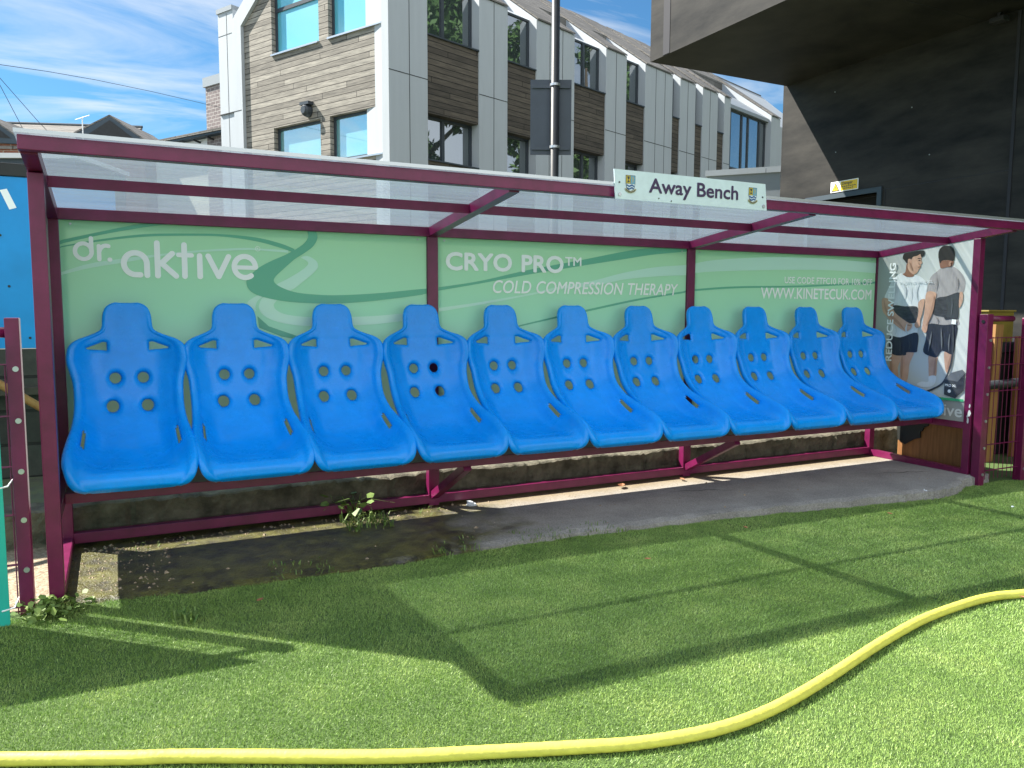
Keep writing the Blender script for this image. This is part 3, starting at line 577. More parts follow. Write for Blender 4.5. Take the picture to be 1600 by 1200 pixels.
def fig(name, parts, label):
    first = None
    for i, (nm, m, pts) in enumerate(parts):
        if first is None: first = pp(pts, .0015, m, name, PB); first['label'] = label
        else: pp(pts, .0015+.0005*i, m, nm, first)
    return first
m1 = fig('printed_person', [
 ('shirt', 'tee_white', [(-0.184, 1.48), (-0.213, 1.489), (-0.252, 1.465), (-0.298, 1.458), (-0.317, 1.471), (-0.364, 1.455), (-0.4, 1.425), (-0.419, 1.384), (-0.415, 1.298), (-0.361, 1.269), (-0.361, 1.046), (-0.277, 1.022), (-0.224, 1.008), (-0.134, 1.013), (-.140, 1.12), (-0.153, 1.241), (-0.14, 1.282), (-0.069, 1.301), (-0.094, 1.368), (-0.131, 1.439)]),
 ('leg', 'skin', [(-0.146, 0.88), (-0.238, 0.88), (-0.236, 0.838), (-0.213, 0.775), (-0.222, 0.679), (-0.153, 0.673)]),
 ('leg', 'skin', [(-0.242, 0.89), (-0.337, 0.901), (-0.326, 0.855), (-0.309, 0.806), (-0.306, 0.746), (-0.294, 0.685), (-0.245, 0.681), (-0.233, 0.801)]),
 ('shorts', 'shorts', [(-0.134, 1.013), (-0.224, 1.008), (-0.361, 1.046), (-0.368, 0.928), (-0.357, 0.902), (-0.284, 0.898), (-0.272, 0.876), (-0.177, 0.873), (-0.133, 0.917)]),
 ('neck', 'skin_dk', [(-0.246, 1.56), (-0.268, 1.529), (-0.283, 1.491), (-0.311, 1.474), (-0.298, 1.458), (-0.252, 1.459), (-0.213, 1.482), (-0.237, 1.493)]),
 ('face', 'skin', [(-0.265, 1.577), (-0.284, 1.59), (-0.303, 1.607), (-0.329, 1.614), (-0.354, 1.621), (-0.364, 1.6), (-0.363, 1.577), (-0.372, 1.554), (-0.362, 1.546), (-0.361, 1.525), (-0.351, 1.514), (-0.336, 1.489), (-0.311, 1.474), (-0.284, 1.488), (-0.262, 1.512), (-0.254, 1.548)]),
 ('hair', 'hair', [(-0.211, 1.597), (-0.216, 1.626), (-0.242, 1.639), (-0.307, 1.644), (-0.372, 1.646), (-0.388, 1.633), (-0.384, 1.607), (-0.362, 1.6), (-0.354, 1.621), (-0.329, 1.61), (-0.297, 1.604), (-0.284, 1.587), (-0.266, 1.571), (-0.246, 1.56), (-0.229, 1.578)]),
 ('ear', 'skin', [(-0.256, 1.586), (-0.274, 1.59), (-0.285, 1.575), (-0.284, 1.546), (-0.272, 1.534), (-0.257, 1.553)]),
 ('eyebrow', 'hair', [(-.336, 1.592), (-.358, 1.590), (-.358, 1.586), (-.336, 1.588)]),
 ('eye', 'hair', [(-.343, 1.577), (-.356, 1.577), (-.356, 1.572), (-.343, 1.572)]),
 ('mouth', 'skin_dk', [(-.340, 1.528), (-.360, 1.531), (-.360, 1.527), (-.340, 1.524)]),
 ('back_brace', 'belt', [(-0.153, 1.246), (-0.25, 1.240), (-0.35, 1.237), (-0.357, 1.18), (-0.359, 1.128), (-0.311, 1.116), (-0.149, 1.119), (-.150, 1.18)]),
 ('arm', 'skin', [(-0.055, 1.301), (-0.133, 1.282), (-0.166, 1.198), (-0.271, 1.127), (-0.314, 1.11), (-0.313, 1.08), (-0.275, 1.053), (-0.234, 1.066), (-0.149, 1.119), (-0.09, 1.173), (-0.06, 1.21)]),
 ('arm', 'skin', [(-0.361, 1.269), (-0.408, 1.292), (-0.398, 1.199), (-0.382, 1.14), (-0.381, 1.093), (-0.355, 1.081), (-0.338, 1.104), (-0.356, 1.14), (-0.365, 1.199)]),
 ('hand_shade', 'skin_dk', [(-.278, 1.105), (-.310, 1.098), (-.309, 1.094), (-.278, 1.100)])], 'printed man in white shirt facing the front')
m2 = fig('printed_person', [
 ('shirt', 'tee_pink', [(-0.494, 1.491), (-0.529, 1.518), (-0.565, 1.524), (-0.603, 1.523), (-0.662, 1.484), (-0.7, 1.433), (-0.707, 1.377), (-0.695, 1.333), (-0.672, 1.326), (-.672, 1.161), (-0.664, 1.104), (-0.445, 1.107), (-0.468, 1.19), (-.492, 1.25), (-0.491, 1.335), (-0.421, 1.338), (-0.425, 1.384), (-0.446, 1.453)]),
 ('leg', 'skin', [(-0.464, 0.89), (-0.53, 0.89), (-0.527, 0.82), (-0.526, 0.736), (-0.476, 0.723), (-0.464, 0.816)]),
 ('leg', 'skin', [(-0.583, 0.92), (-0.645, 0.914), (-0.636, 0.827), (-0.616, 0.769), (-0.599, 0.779), (-0.587, 0.835)]),
 ('sock', 'tee_white', [(-0.472, 0.732), (-0.525, 0.739), (-0.522, 0.686), (-0.492, 0.66), (-0.416, 0.65), (-0.377, 0.666), (-0.414, 0.689), (-0.468, 0.693)]),
 ('shorts', 'shorts', [(-0.447, 1.109), (-0.56, 1.107), (-0.665, 1.106), (-0.66, 1.0), (-0.655, 0.919), (-0.632, 0.901), (-0.564, 0.923), (-0.53, 0.878), (-0.492, 0.876), (-0.418, 0.907), (-.432, 1.0)]),
 ('neck', 'skin_dk', [(-0.498, 1.593), (-0.516, 1.563), (-0.526, 1.565), (-0.611, 1.561), (-0.603, 1.521), (-0.565, 1.516), (-0.523, 1.51), (-0.511, 1.53)]),
 ('hair', 'hair', [(-0.498, 1.587), (-0.498, 1.632), (-0.52, 1.662), (-0.556, 1.668), (-0.599, 1.654), (-0.619, 1.619), (-0.619, 1.58), (-0.611, 1.558), (-0.562, 1.567), (-0.526, 1.563), (-0.515, 1.546)]),
 ('back_brace', 'belt', [(-0.493, 1.291), (-0.578, 1.311), (-0.674, 1.334), (-0.671, 1.234), (-0.67, 1.155), (-0.611, 1.15), (-0.575, 1.146), (-0.559, 1.165), (-0.477, 1.188)]),
 ('brace_strap', 'grey_pr2', [(-.575, 1.296), (-.665, 1.318), (-.663, 1.17), (-.60, 1.162), (-.585, 1.175), (-.592, 1.23)]),
 ('arm', 'skin', [(-0.421, 1.34), (-0.493, 1.337), (-0.493, 1.291), (-0.474, 1.188), (-0.447, 1.112), (-0.438, 1.06), (-0.422, 1.048), (-0.399, 1.07), (-0.404, 1.129), (-0.412, 1.222)]),
 ('arm', 'skin', [(-0.674, 1.332), (-0.695, 1.333), (-0.698, 1.278), (-0.675, 1.228)])], 'printed man in grey pink shirt seen from behind')
shade(m1, [([(-.15, 1.44), (-.17, 1.38), (-.16, 1.30)], .012), ([(-.22, 1.42), (-.25, 1.36), (-.24, 1.28)], .014), ([(-.36, 1.42), (-.34, 1.36), (-.35, 1.27)], .013), ([(-.29, 1.40), (-.30, 1.33), (-.29, 1.26)], .008), ([(-.17, 1.11), (-.19, 1.06), (-.18, 1.02)], .010), ([(-.28, 1.115), (-.27, 1.07), (-.29, 1.03)], .012)], 'tee_fold', .0089)
shade(m1, [([(-.07, 1.29), (-.10, 1.20), (-.20, 1.12), (-.26, 1.065)], .022), ([(-.272, 1.57), (-.285, 1.53), (-.30, 1.50)], .012), ([(-.155, .87), (-.16, .78), (-.16, .69)], .020), ([(-.25, .88), (-.25, .80), (-.255, .70)], .022), ([(-.35, 1.545), (-.345, 1.56)], .006)], 'skin_mid', .0092)
shade(m1, [([(-.22, .99), (-.23, .94), (-.225, .89)], .012), ([(-.16, 1.22), (-.25, 1.20), (-.33, 1.22)], .010), ([(-.30, .99), (-.31, .95), (-.30, .91)], .010)], 'grey_pr2', .0093)
shade(m2, [([(-.645, 1.45), (-.655, 1.40), (-.645, 1.345)], .010), ([(-.49, 1.455), (-.498, 1.40), (-.488, 1.35)], .010), ([(-.50, 1.17), (-.52, 1.14), (-.51, 1.11)], .010)], 'tee_fold2', .0092)
shade(m2, [([(-.485, 1.32), (-.475, 1.22), (-.435, 1.10)], .020), ([(-.52, .87), (-.52, .80), (-.515, .74)], .018), ([(-.635, .90), (-.625, .83), (-.61, .79)], .016), ([(-.60, 1.555), (-.59, 1.54), (-.595, 1.52)], .02)], 'skin_mid', .0094)
shade(m2, [([(-.55, 1.09), (-.56, 1.0), (-.565, .93)], .012), ([(-.48, 1.06), (-.47, .98), (-.46, .91)], .012), ([(-.62, 1.30), (-.625, 1.24), (-.62, 1.17)], .006), ([(-.62, 1.05), (-.615, .98), (-.62, .92)], .010)], 'grey_pr', .0095)
pf = lambda u, v: (PX-.0095, -u, v)
bm = BM(); hz = spline([(.632, 1.144), (.646, 1.009), (.646, .884), (.627, .781), (.578, .685), (.463, .619)], 8)
stroke(bm, hz, .014, lambda u, v: (PX-.009, -u, v)); link('printed_hose', bm, 'grey_pr2', PB)
bx = pp([(-0.598, 0.721), (-0.697, 0.712), (-0.686, 0.592), (-0.601, 0.612)], .0095, 'grey_pr2', 'printed_machine', PB, k=0)
pp([(-0.598, 0.721), (-0.646, 0.771), (-0.727, 0.799), (-.749, .78), (-0.697, 0.712)], .0098, 'grey_pr', 'machine_top', bx, k=0)
pp([(-0.697, 0.712), (-.749, .775), (-.746, .655), (-0.686, 0.592)], .0101, 'belt', 'machine_side', bx, k=0)
link('machine_lettering', text('PRO XL', .606, .690, .672, .690, lambda u, v: (PX-.0108, -u, v), bold=.03), 'white', bx)
link('machine_dial', disc(BM(), (PX-.0100, -.640, .640), (-1, 0, 0), .012, .0010), 'white', bx)
pp([(-0.535, 0.589), (-0.748, 0.592), (-0.748, 0.575), (-0.535, 0.571)], .0085, 'green_pr', 'printed_stripe', PB, k=0)
pp([(-0.40, 0.566), (-0.748, 0.573), (-0.748, 0.434), (-0.40, 0.434)], .0015, 'poster_grey', 'printed_band', PB, k=0)
pp([(-0.629, 1.149), (-0.661, 1.146), (-0.661, 1.113), (-0.628, 1.115)], .0105, 'white', 'printed_plug', PB, k=0)
link('lettering', text('aktive', .440, .738, .462, .548, lambda u, v: (PX-.0030, -u, v), bold=.02), 'faintwhite', PB)
link('lettering', text('CRYO PRO XL', .225, .470, 1.408, 1.430, lambda u, v: (PX-.0105, -u, v), bold=.02), 'faintwhite', PB)
link('lettering', text('REDUCE SWELLING', .825, 1.566, -.163, -.109, lambda u, v: (PX-.0112, v, u), bold=.04), 'white', PB)
bm = BM()
for a in (0, 60, 120):
    stroke(bm, [(.203-.012*math.cos(R(a)), 1.419-.012*math.sin(R(a))), (.203+.012*math.cos(R(a)), 1.419+.012*math.sin(R(a)))], .003, pf, 4)
link('snowflake', bm, 'faintwhite', PB)

# ------------------------------------------------------------------ bucket seats
CEN = [(-.078, 1.2245), (-.079, 1.219), (-.082, 1.203), (-.088, 1.170), (-.095, 1.125), (-.099, 1.100), (-.101, 1.083), (-.103, 1.066), (-.104, 1.050), (-.106, 1.034), (-.109, 1.014), (-.114, .975), (-.122, .925), (-.140, .86), (-.172, .78), (-.217, .712), (-.285, .640), (-.375, .583), (-.475, .553), (-.560, .543), (-.610, .540), (-.640, .536), (-.662, .524), (-.675, .505), (-.676, .482), (-.655, .458)]
EDG = [(-.079, 1.2238, .047), (-.080, 1.2185, .066), (-.083, 1.203, .0845), (-.090, 1.170, .0970), (-.098, 1.125, .1020), (-.103, 1.106, .110), (-.108, 1.094, .128), (-.120, 1.079, .163), (-.145, 1.064, .200), (-.164, 1.046, .222), (-.176, 1.020, .234), (-.184, .970, .2385), (-.184, .917, .2285), (-.200, .862, .217), (-.236, .785, .2145), (-.320, .716, .220), (-.425, .672, .229), (-.525, .640, .235), (-.605, .612, .238), (-.650, .585, .239), (-.672, .556, .2385), (-.682, .530, .236), (-.686, .508, .230), (-.684, .488, .219), (-.676, .472, .203), (-.656, .459, .178)]
NV, NU = 150, 64
vv = np.linspace(0, len(CEN)-1, NV+1)
def pch(tab, col):
    y = np.array([r[col] for r in tab]); n = len(y); o = []
    d = np.diff(y); mm = np.zeros(n)
    for i in range(1, n-1): mm[i] = 0 if d[i-1]*d[i] <= 0 else 2*d[i-1]*d[i]/(d[i-1]+d[i])
    mm[0], mm[-1] = d[0], d[-1]
    for t_ in vv:
        i = min(int(t_), n-2); s = t_-i; h00 = 2*s**3-3*s**2+1; h10 = s**3-2*s**2+s; h01 = -2*s**3+3*s**2; h11 = s**3-s**2
        o.append(h00*y[i]+h10*mm[i]+h01*y[i+1]+h11*mm[i+1])
    return np.array(o)
cyv, czv = pch(CEN, 0), pch(CEN, 1); eyv, ezv, hwv = pch(EDG, 0), pch(EDG, 1), pch(EDG, 2)
HOLES = [(sx_*.059, .882, .0245) for sx_ in (-1, 1)]+[(sx_*.073, .756, .0255) for sx_ in (-1, 1)]
TRI = [(.090, 1.010), (.170, 1.018), (.172, 1.024), (.104, 1.050), (.090, 1.048)]
def inpoly(x, z, P):
    c = False; j = len(P)-1
    for i in range(len(P)):
        if (P[i][1] > z) != (P[j][1] > z) and x < (P[j][0]-P[i][0])*(z-P[i][1])/(P[j][1]-P[i][1])+P[i][0]: c = not c
        j = i
    return c
def nearpoly(x, z, P):
    best = None
    for i in range(len(P)):
        a, b = np.array(P[i]), np.array(P[(i+1) % len(P)]); q = np.array((x, z)); t_ = np.clip(np.dot(q-a, b-a)/np.dot(b-a, b-a), 0, 1); r_ = a+t_*(b-a); d = np.linalg.norm(q-r_)
        if best is None or d < best[0]: best = (d, r_)
    return best
def seat_mesh():
    bm = BM(); uu = np.linspace(-1, 1, NU+1); g = np.zeros((NV+1, NU+1), object)
    pos = np.zeros((NV+1, NU+1, 3))
    for i in range(NV+1):
        for j, u in enumerate(uu):
            k = np.clip((abs(u)-.46)/.54, 0, 1); gg = k**1.9*(1.5-.5*k)
            x = hwv[i]*u; y = cyv[i]+(eyv[i]-cyv[i])*gg; z = czv[i]+(ezv[i]-czv[i])*gg
            q_ = np.clip((abs(u)-.84)/.16, 0, 1); bl_ = .009*math.sin(math.pi*q_)**1.5*np.clip((i-12)/30, 0, 1); y -= bl_*.8; z += bl_*.5*np.clip((i-70)/30, 0, 1)
            pos[i, j] = (x, y, z)
            for hx, hz, hr in HOLES:       # countersunk rims
                d = math.hypot(x-hx, z-hz)
                if y > -.27 and d < hr*1.75: pos[i, j, 1] += .016*(0.5+0.5*math.cos(math.pi*max(0, d-hr)/(hr*.75)))
            if z > .98 and z < 1.09 and y > -.2:
                d, _ = nearpoly(abs(x), z, TRI); ins = inpoly(abs(x), z, TRI)
                if ins or d < .012: pos[i, j, 1] += .010*(1 if ins else 0.5+0.5*math.cos(math.pi*d/.012))
            # front pan dimple and raised ridge across the pan
            if -.63 < y < -.54 and z < .60: pos[i, j, 2] -= .006*math.exp(-(x/.075)**4-((y+.592)/.016)**2)
            d_ = math.exp(-((abs(x)-.165)/.006)**2) if (-.60 < y < -.30 and z < .70) else 0
            pos[i, j, 2] += .0025*d_
    kill = np.zeros((NV, NU), bool)
    for i in range(NV):
        for j in range(NU):
            c = (pos[i, j]+pos[i+1, j]+pos[i, j+1]+pos[i+1, j+1])/4
            if c[1] > -.27 and any(math.hypot(c[0]-hx, c[2]-hz) < hr for hx, hz, hr in HOLES): kill[i, j] = True
            elif c[1] > -.2 and inpoly(abs(c[0]), c[2], TRI): kill[i, j] = True
            else:
                u = abs((j+.5)/NU*2-1)
                if .795 < u < .856 and -.445 < c[1] < -.338 and c[2] < .72: kill[i, j] = True
    used = {}
    def V(i, j):
        if (i, j) not in used: used[i, j] = bm.verts.new(pos[i, j])
        return used[i, j]
    for i in range(NV):
        for j in range(NU):
            if kill[i, j]:
                for a, b in ((i, j), (i+1, j), (i, j+1), (i+1, j+1)):
                    x, y, z = pos[a, b]
                    for hx, hz, hr in HOLES:
                        d = math.hypot(x-hx, z-hz)
                        if y > -.27 and d < hr*1.6:
                            nx, nz2 = hx+(x-hx)/max(d, 1e-6)*hr, hz+(z-hz)/max(d, 1e-6)*hr
                            edge_ = not all(kill[p, q] for p in (a-1, a) for q in (b-1, b))
                            if edge_: pos[a, b, 0], pos[a, b, 2] = nx, nz2
                    if y > -.2 and z > .98:
                        edge_ = not all(kill[p, q] for p in (a-1, a) for q in (b-1, b))
                        if edge_:
                            d, r_ = nearpoly(abs(x), z, TRI)
                            if d < .008: pos[a, b, 0] = math.copysign(r_[0], x); pos[a, b, 2] = r_[1]
    for i in range(NV):
        for j in range(NU):
            if not kill[i, j]: bm.faces.new((V(i, j), V(i, j+1), V(i+1, j+1), V(i+1, j)))
    # rolled rim all round
    loop = [(0, j) for j in range(NU+1)]+[(i, NU) for i in range(1, NV+1)]+[(NV, j) for j in range(NU-1, -1, -1)]+[(i, 0) for i in range(NV-1, 0, -1)]
    n = len(loop); P = [Vector(pos[a]) for a in loop]
    def nrm(a):
        i, j = a; i0, i1, j0, j1 = max(i-1, 0), min(i+1, NV), max(j-1, 0), min(j+1, NU)
        du = Vector(pos[i, j1])-Vector(pos[i, j0]); dv = Vector(pos[i1, j])-Vector(pos[i0, j]); return du.cross(dv).normalized()
    NR = [-nrm(a) for a in loop]
    if sum((v.y for v in NR[:NU])) > 0: NR = [-v for v in NR]
    rings = [[V(*a) for a in loop]]; OUT = []
    for k in range(n):
        tg = (P[(k+1) % n]-P[k-1]).normalized(); o_ = tg.cross(NR[k]).normalized(); OUT.append(o_)
    ctr = Vector((0, -.3, .8))
    if sum((P[k]-ctr).normalized().dot(OUT[k]) for k in range(n)) < 0: OUT = [-v for v in OUT]
    for sm in range(6): OUT = [(OUT[k-1]+2*OUT[k]+OUT[(k+1) % n]).normalized() for k in range(n)]; NR = [(NR[k-1]+2*NR[k]+NR[(k+1) % n]).normalized() for k in range(n)]
    RR = .016
    for ang in (35, 70, 105, 140, 175):
        a = R(ang); rings.append([bm.verts.new(P[k]+OUT[k]*RR*math.sin(a)*.55-NR[k]*RR*(1-math.cos(a))) for k in range(n)])
    for A, Bq in zip(rings, rings[1:]):
        for k in range(n): bm.faces.new((A[k], A[(k+1) % n], Bq[(k+1) % n], Bq[k]))
    bmesh.ops.recalc_face_normals(bm, faces=bm.faces)
    bm.normal_update()
    # thickness: backward copy of hole edges and shell
    ext = bmesh.ops.solidify(bm, geom=bm.faces[:], thickness=.005)
    bmesh.ops.translate(bm, verts=bm.verts, vec=(0, 0, 0))
    return bm
desc = ['blue plastic bucket seat at the far left, next to the left posts', 'blue bucket seat second from the left post', 'blue bucket seat third from the left post, under the blank end of the lettered board',
 'blue bucket seat in front of the left middle post, dark post showing through one hole', 'blue bucket seat just right of the left middle post, fifth from the left end', 'blue bucket seat at the very centre of the row, sixth from either end',
 'blue bucket seat under the right end of the italic lettering, seventh from the left', 'blue bucket seat in front of the right middle post, fourth from the right end', 'blue bucket seat just right of the right middle post, third from the right end',
 'blue bucket seat under the web address, second from the right end', 'blue bucket seat at the far right, beside the poster of two men']
seat0 = None
for i in range(11):
    x = .3132+.4891*i
    if seat0 is None:
        bm = seat_mesh(); bmesh.ops.translate(bm, verts=bm.verts, vec=(0, .3, -.445))
        seat0 = link('bucket_seat', bm, 'seat', None, smooth=True); o = seat0
    else: o = seat0.copy(); COL.objects.link(o)
    o.location = (x+rnd.uniform(-.004, .004), -.3+rnd.uniform(-.006, .006), .4455); o.rotation_euler = (0, 0, R(rnd.uniform(-.9, .9))); tag(o, desc[i], 'seat', 'blue bucket seats along the dugout bench')

# ------------------------------------------------------------------ sign on the front beam
SG = root('bench_sign', (2.845, -1.07, 1.73), 'white sign reading Away Bench with two crests, fixed to the front beam', 'sign')
SGY = -1.0845
bm = BM(); c4 = [(2.366, 1.860), (3.306, 1.858), (3.321, 1.723), (2.376, 1.724)]
A = [bm.verts.new((x, SGY, z)) for x, z in c4]; Bq = [bm.verts.new((x, SGY+.004, z)) for x, z in c4]
bm.faces.new(A); bm.faces.new(Bq[::-1])
for i in range(4): bm.faces.new((A[i], A[(i+1) % 4], Bq[(i+1) % 4], Bq[i]))
bmesh.ops.recalc_face_normals(bm, faces=bm.faces); link('sign_plate', bm, 'signplate', SG)
sf = lambda off: (lambda u, v: (u, SGY-off, v))
link('lettering', text('Away Bench', 2.566, 3.123, 1.7645, 1.833, sf(.0015), bold=.03), 'navy', SG)
def crest(cx, cz, s):
    c = None
    def P(pts, m, off, nm='crest_field'):
        nonlocal c
        o = link('crest' if c is None else nm, poly(BM(), [sf(off)(cx+a*s, cz+b*s) for a, b in pts]), m, SG if c is None else c)
        if c is None: c = o
    P([(-.62, 1), (.62, 1), (.62, .1), (.5, -.35), (.25, -.6), (0, -.75), (-.25, -.6), (-.5, -.35), (-.62, .1)], 'crest_k', .0015)
    P([(-.56, .95), (-.02, .95), (-.02, .12), (-.56, .12)], 'crest_y', .0021); P([(.02, .95), (.56, .95), (.56, .12), (.02, .12)], 'crest_b', .0021)
    P([(-.45, .85), (-.15, .85), (-.15, .62), (-.3, .5), (-.1, .3), (-.45, .2), (-.32, .5)], 'crest_k', .0027, 'crest_charge')
    P([(.15, .8), (.3, .88), (.42, .6), (.32, .3), (.2, .22), (.26, .55)], 'ribbon', .0027, 'crest_charge')
    P([(-.56, .09), (.56, .09), (.45, -.33), (.22, -.56), (0, -.68), (-.22, -.56), (-.45, -.33)], 'signplate', .0021)
    for z0 in (-.02, -.3):
        up_ = [(x_, z0+.07*math.sin(x_*9)) for x_ in np.linspace(-.5+.1*(z0 < -.1), .5-.1*(z0 < -.1), 13)]
        P(up_+[(a, b-.17) for a, b in up_[::-1]], 'crest_n', .0027, 'crest_wave')
    ar = arc(0, -.15, .85, .72, 205, 335, 16); ar2 = arc(0, -.15, .62, .50, 335, 205, 16)
    P(ar+ar2, 'ribbon', .0033, 'crest_ribbon')
    P(arc(0, -.15, .79, .66, 215, 325, 14)+arc(0, -.15, .70, .57, 325, 215, 14), 'crest_k', .0038, 'crest_motto')
crest(2.459, 1.793, .044); crest(3.220, 1.790, .044)
for x, z, r_ in ((2.399, 1.746, .009), (3.296, 1.744, .009), (2.396, 1.801, .004), (3.288, 1.790, .004), (2.625, 1.741, .003), (2.70, 1.733, .003)):
    link('screw', disc(BM(), (x, SGY, z), (0, -1, 0), r_, .004), 'steel' if r_ > .005 else 'crest_k', SG)

# ------------------------------------------------------------------ hose on the turf
hp = [(-0.6, -1.72), (-0.37, -1.80), (-0.122, -1.917), (-0.037, -1.958), (0.25, -2.091), (0.395, -2.151), (0.834, -2.357), (1.063, -2.446), (1.299, -2.535), (1.478, -2.594), (1.694, -2.623), (1.92, -2.602), (2.234, -2.527), (2.633, -2.418), (2.972, -2.337), (3.275, -2.301), (3.454, -2.304), (3.593, -2.336), (3.877, -2.382), (4.4, -2.45), (5.2, -2.4), (6.2, -2.2)]
hs = [(p[0], p[1]+.003*math.sin(p[0]*5.3), G(p[0])+.0195) for p in spline(hp, 48)]
bm = BM(); tube(bm, hs, .0176, 20, caps=False); bm.verts.ensure_lookup_table()
for i, h_ in enumerate(hs):
    for k in range(20):
        v = bm.verts[i*20+k]; v.co += (v.co-Vector(h_))*(.018*math.sin(5*(2*math.pi*k/20)+i*.62)+.012*math.sin(i*.07))
tag(link('garden_hose', bm, 'yellow', smooth=True), 'thick yellow hose snaking across the turf', 'hose')

# ------------------------------------------------------------------ fences
def mesh_fence(name, x0, x1, y, zb, zt, posts, label, rail=True, step=.05, hz=(), group='maroon mesh fences beside the dugout'):
    r_ = root(name, ((x0+x1)/2, y, zb), label, 'fence', group)
    for px, pw, pz0, pz1 in posts:
        ps = link('fence_post', box(BM(), px, px+pw, y-.03, y+.03, pz0, pz1, bev=.003), 'maroon', r_)
        for z in hz:
            if z < pz1-.05: link('bolt', disc(BM(), (px+pw*.62, y-.03, z-.015), (0, -1, 0), .010, .006), 'steel', ps)
    bm = BM()
    x = x0
    while x < x1: tube(bm, [(x, y, zb), (x, y, zt)], .0025, 5); x += step
    for z in hz:
        for dy in (-.006, .006): tube(bm, [(x0, y+dy, z), (x1, y+dy, z)], .003, 5)
    link('wire_mesh', bm, 'maroon', r_)
    return r_
FL = mesh_fence('mesh_fence', -2.6, -.09, -.82, .06, 1.0, [(-.092, .046, .03, 1.170), (-2.62, .046, .03, 1.17)], 'maroon mesh fence with top rail and bolted post, left of the dugout', hz=(1.0, .81, .622, .44, .251, .088))
link('top_rail', tube(BM(), [(-2.6, -.82, 1.117), (-.09, -.82, 1.117)], .019, 12), 'maroon', FL, smooth=True)
FR = mesh_fence('mesh_fence', L+.02, 7.6, -.85, .03, 1.03, [(L-.045, .062, -.02, 1.186), (6.04, .05, -.02, 1.16), (7.6, .05, -.02, 1.16)], 'maroon mesh fence with short rail, right of the dugout', hz=(1.023, .836, .652, .466, .278, .093))
link('top_rail', tube(BM(), [(L+.015, -.85, 1.155), (5.88, -.85, 1.155)], .020, 12), 'maroon', FR, smooth=True)
link('rail_socket', disc(BM(), (L-.046, -.85, 1.135), (-1, 0, 0), .012, .003), 'black', FR)
TB = root('turquoise_board', (-.7, -.93, .06), 'turquoise board tied to the left mesh fence', 'board')
link('board_panel', box(BM(), -1.9, -.115, -.934, -.928, .056, 1.09, bev=.001), 'teal', TB)
for z in (.118, .565): link('cable_tie', tube(BM(), [(-.139, -.936, z), (-.10, -.93, z+.006), (-.095, -.83, z+.01)], .003, 6), 'white', TB)

# ------------------------------------------------------------------ behind left: hoarding, plinth, pipe
HB = root('blue_hoarding', (-1.8, 1.2, .2), 'bright blue hoarding on a dark plinth behind the left fence', 'hoarding')
link('blue_panel', box(BM(), -3.8, .3, 1.20, 1.22, .97, 1.955, bev=.002), 'blueboard', HB)
link('black_capping', box(BM(), -3.8, .3, 1.19, 1.26, 1.957, 2.03, bev=.004), 'black', HB)
link('plinth', box(BM(), -3.8, .3, 1.21, 1.30, .19, .965), 'plinth', HB)
link('ledge', box(BM(), -3.8, .3, 1.12, 1.208, .70, .745, bev=.004), 'blocks', HB)
bm = BM(); poly(bm, [(-.290, 1.198, 1.875), (-.255, 1.198, 1.885), (-.212, 1.198, 1.78), (-.248, 1.198, 1.768)]); link('tape_patch', bm, 'white', HB)
for x, z in ((-.30, 1.62), (-.27, 1.33), (-.18, 1.03)): link('fixing', disc(BM(), (x, 1.2, z), (0, -1, 0), .007, .004), 'black', HB)
bm = BM(); tube(bm, [(-1.2, .55, 1.35), (-.5, .58, .98), (-.26, .6, .80), (-.02, .62, .62), (.25, .64, .45), (.6, .66, .28), (.9, .68, .225)], .022, 10)
tag(link('pipe', bm, 'timber_pale', smooth=True), 'yellowish pipe slanting behind the left fence', 'pipe')

# ------------------------------------------------------------------ behind right: plywood, battens, black patch, added dark box
PW = root('plywood_sheet', (5.9, -.3, 0), 'brown plywood sheet standing behind the right end of the dugout', 'board')
link('sheet', box(BM(), 5.78, 5.80, -.72, -.075, -.0, .60, bev=.002), 'ply', PW)
link('edge_batten', box(BM(), 5.803, 5.87, -.125, -.055, -.0, .60, bev=.002), 'timber_pale', PW)
bm = BM(); pts = [(-.065, .36), (-.34, .36), (-.335, .335), (-.30, .318), (-.285, .285), (-.27, .285), (-.275, .235), (-.22, .215), (-.145, .165), (-.115, .18), (-.08, .195)]
fs = prism(bm, [(a, b) for a, b in pts], 'x', 5.765, 5.775); tag(link('black_patch', bm, 'flat_black'), 'ragged black patch over the brown plywood', 'plastic sheet')  # thin ragged black shape added in front of the plywood
TP = root('timber_batten', (6.58, -.3, 0), 'pale yellow timber batten leaning upright behind the right fence', 'timber', 'timbers behind the right fence')
bm = BM(); bar(bm, (6.56, -.30, -.02), (6.60, -.30, 1.10), .10, .05, (0, 1, 0), .002); link('batten', bm, 'timber_pale', TP)
bm = BM(); bar(bm, (6.48, -.28, -.02), (6.53, -.26, 1.0), .055, .05, (0, 1, 0), .002); link('batten', bm, 'ply', TP)
TQ = root('timber_stack', (7.3, -.2, 0), 'brown boards stacked upright behind the right fence', 'timber', 'timbers behind the right fence')
for k in range(3): link('board', box(BM(), 6.98+.11*k, 7.08+.11*k, -.25+.03*(k % 2), -.22+.03*(k % 2), -.04, 1.00-.07*(k % 3), bev=.002), 'ply', TQ)
bm = BM(); tube(bm, [(6.4, -.36, .62), (8.2, -.34, .66)], .035, 12); tag(link('drain_pipe', bm, 'lamp_dark', smooth=True), 'dark horizontal pipe behind the right fence', 'pipe')
SX = root('dark_filler_box', (7.6, .8, .1), 'long dark box added to darken the space behind the right fence', 'filler box')
link('box_body', box(BM(), 6.25, 8.45, -.12, .9, -.05, .86, bev=.01), 'flat_black', SX); link('box_lid', box(BM(), 6.2, 8.46, -.15, .93, .861, .94, bev=.01), 'lamp_dark', SX)  # dark box added to hide and shade the sunlit ground here
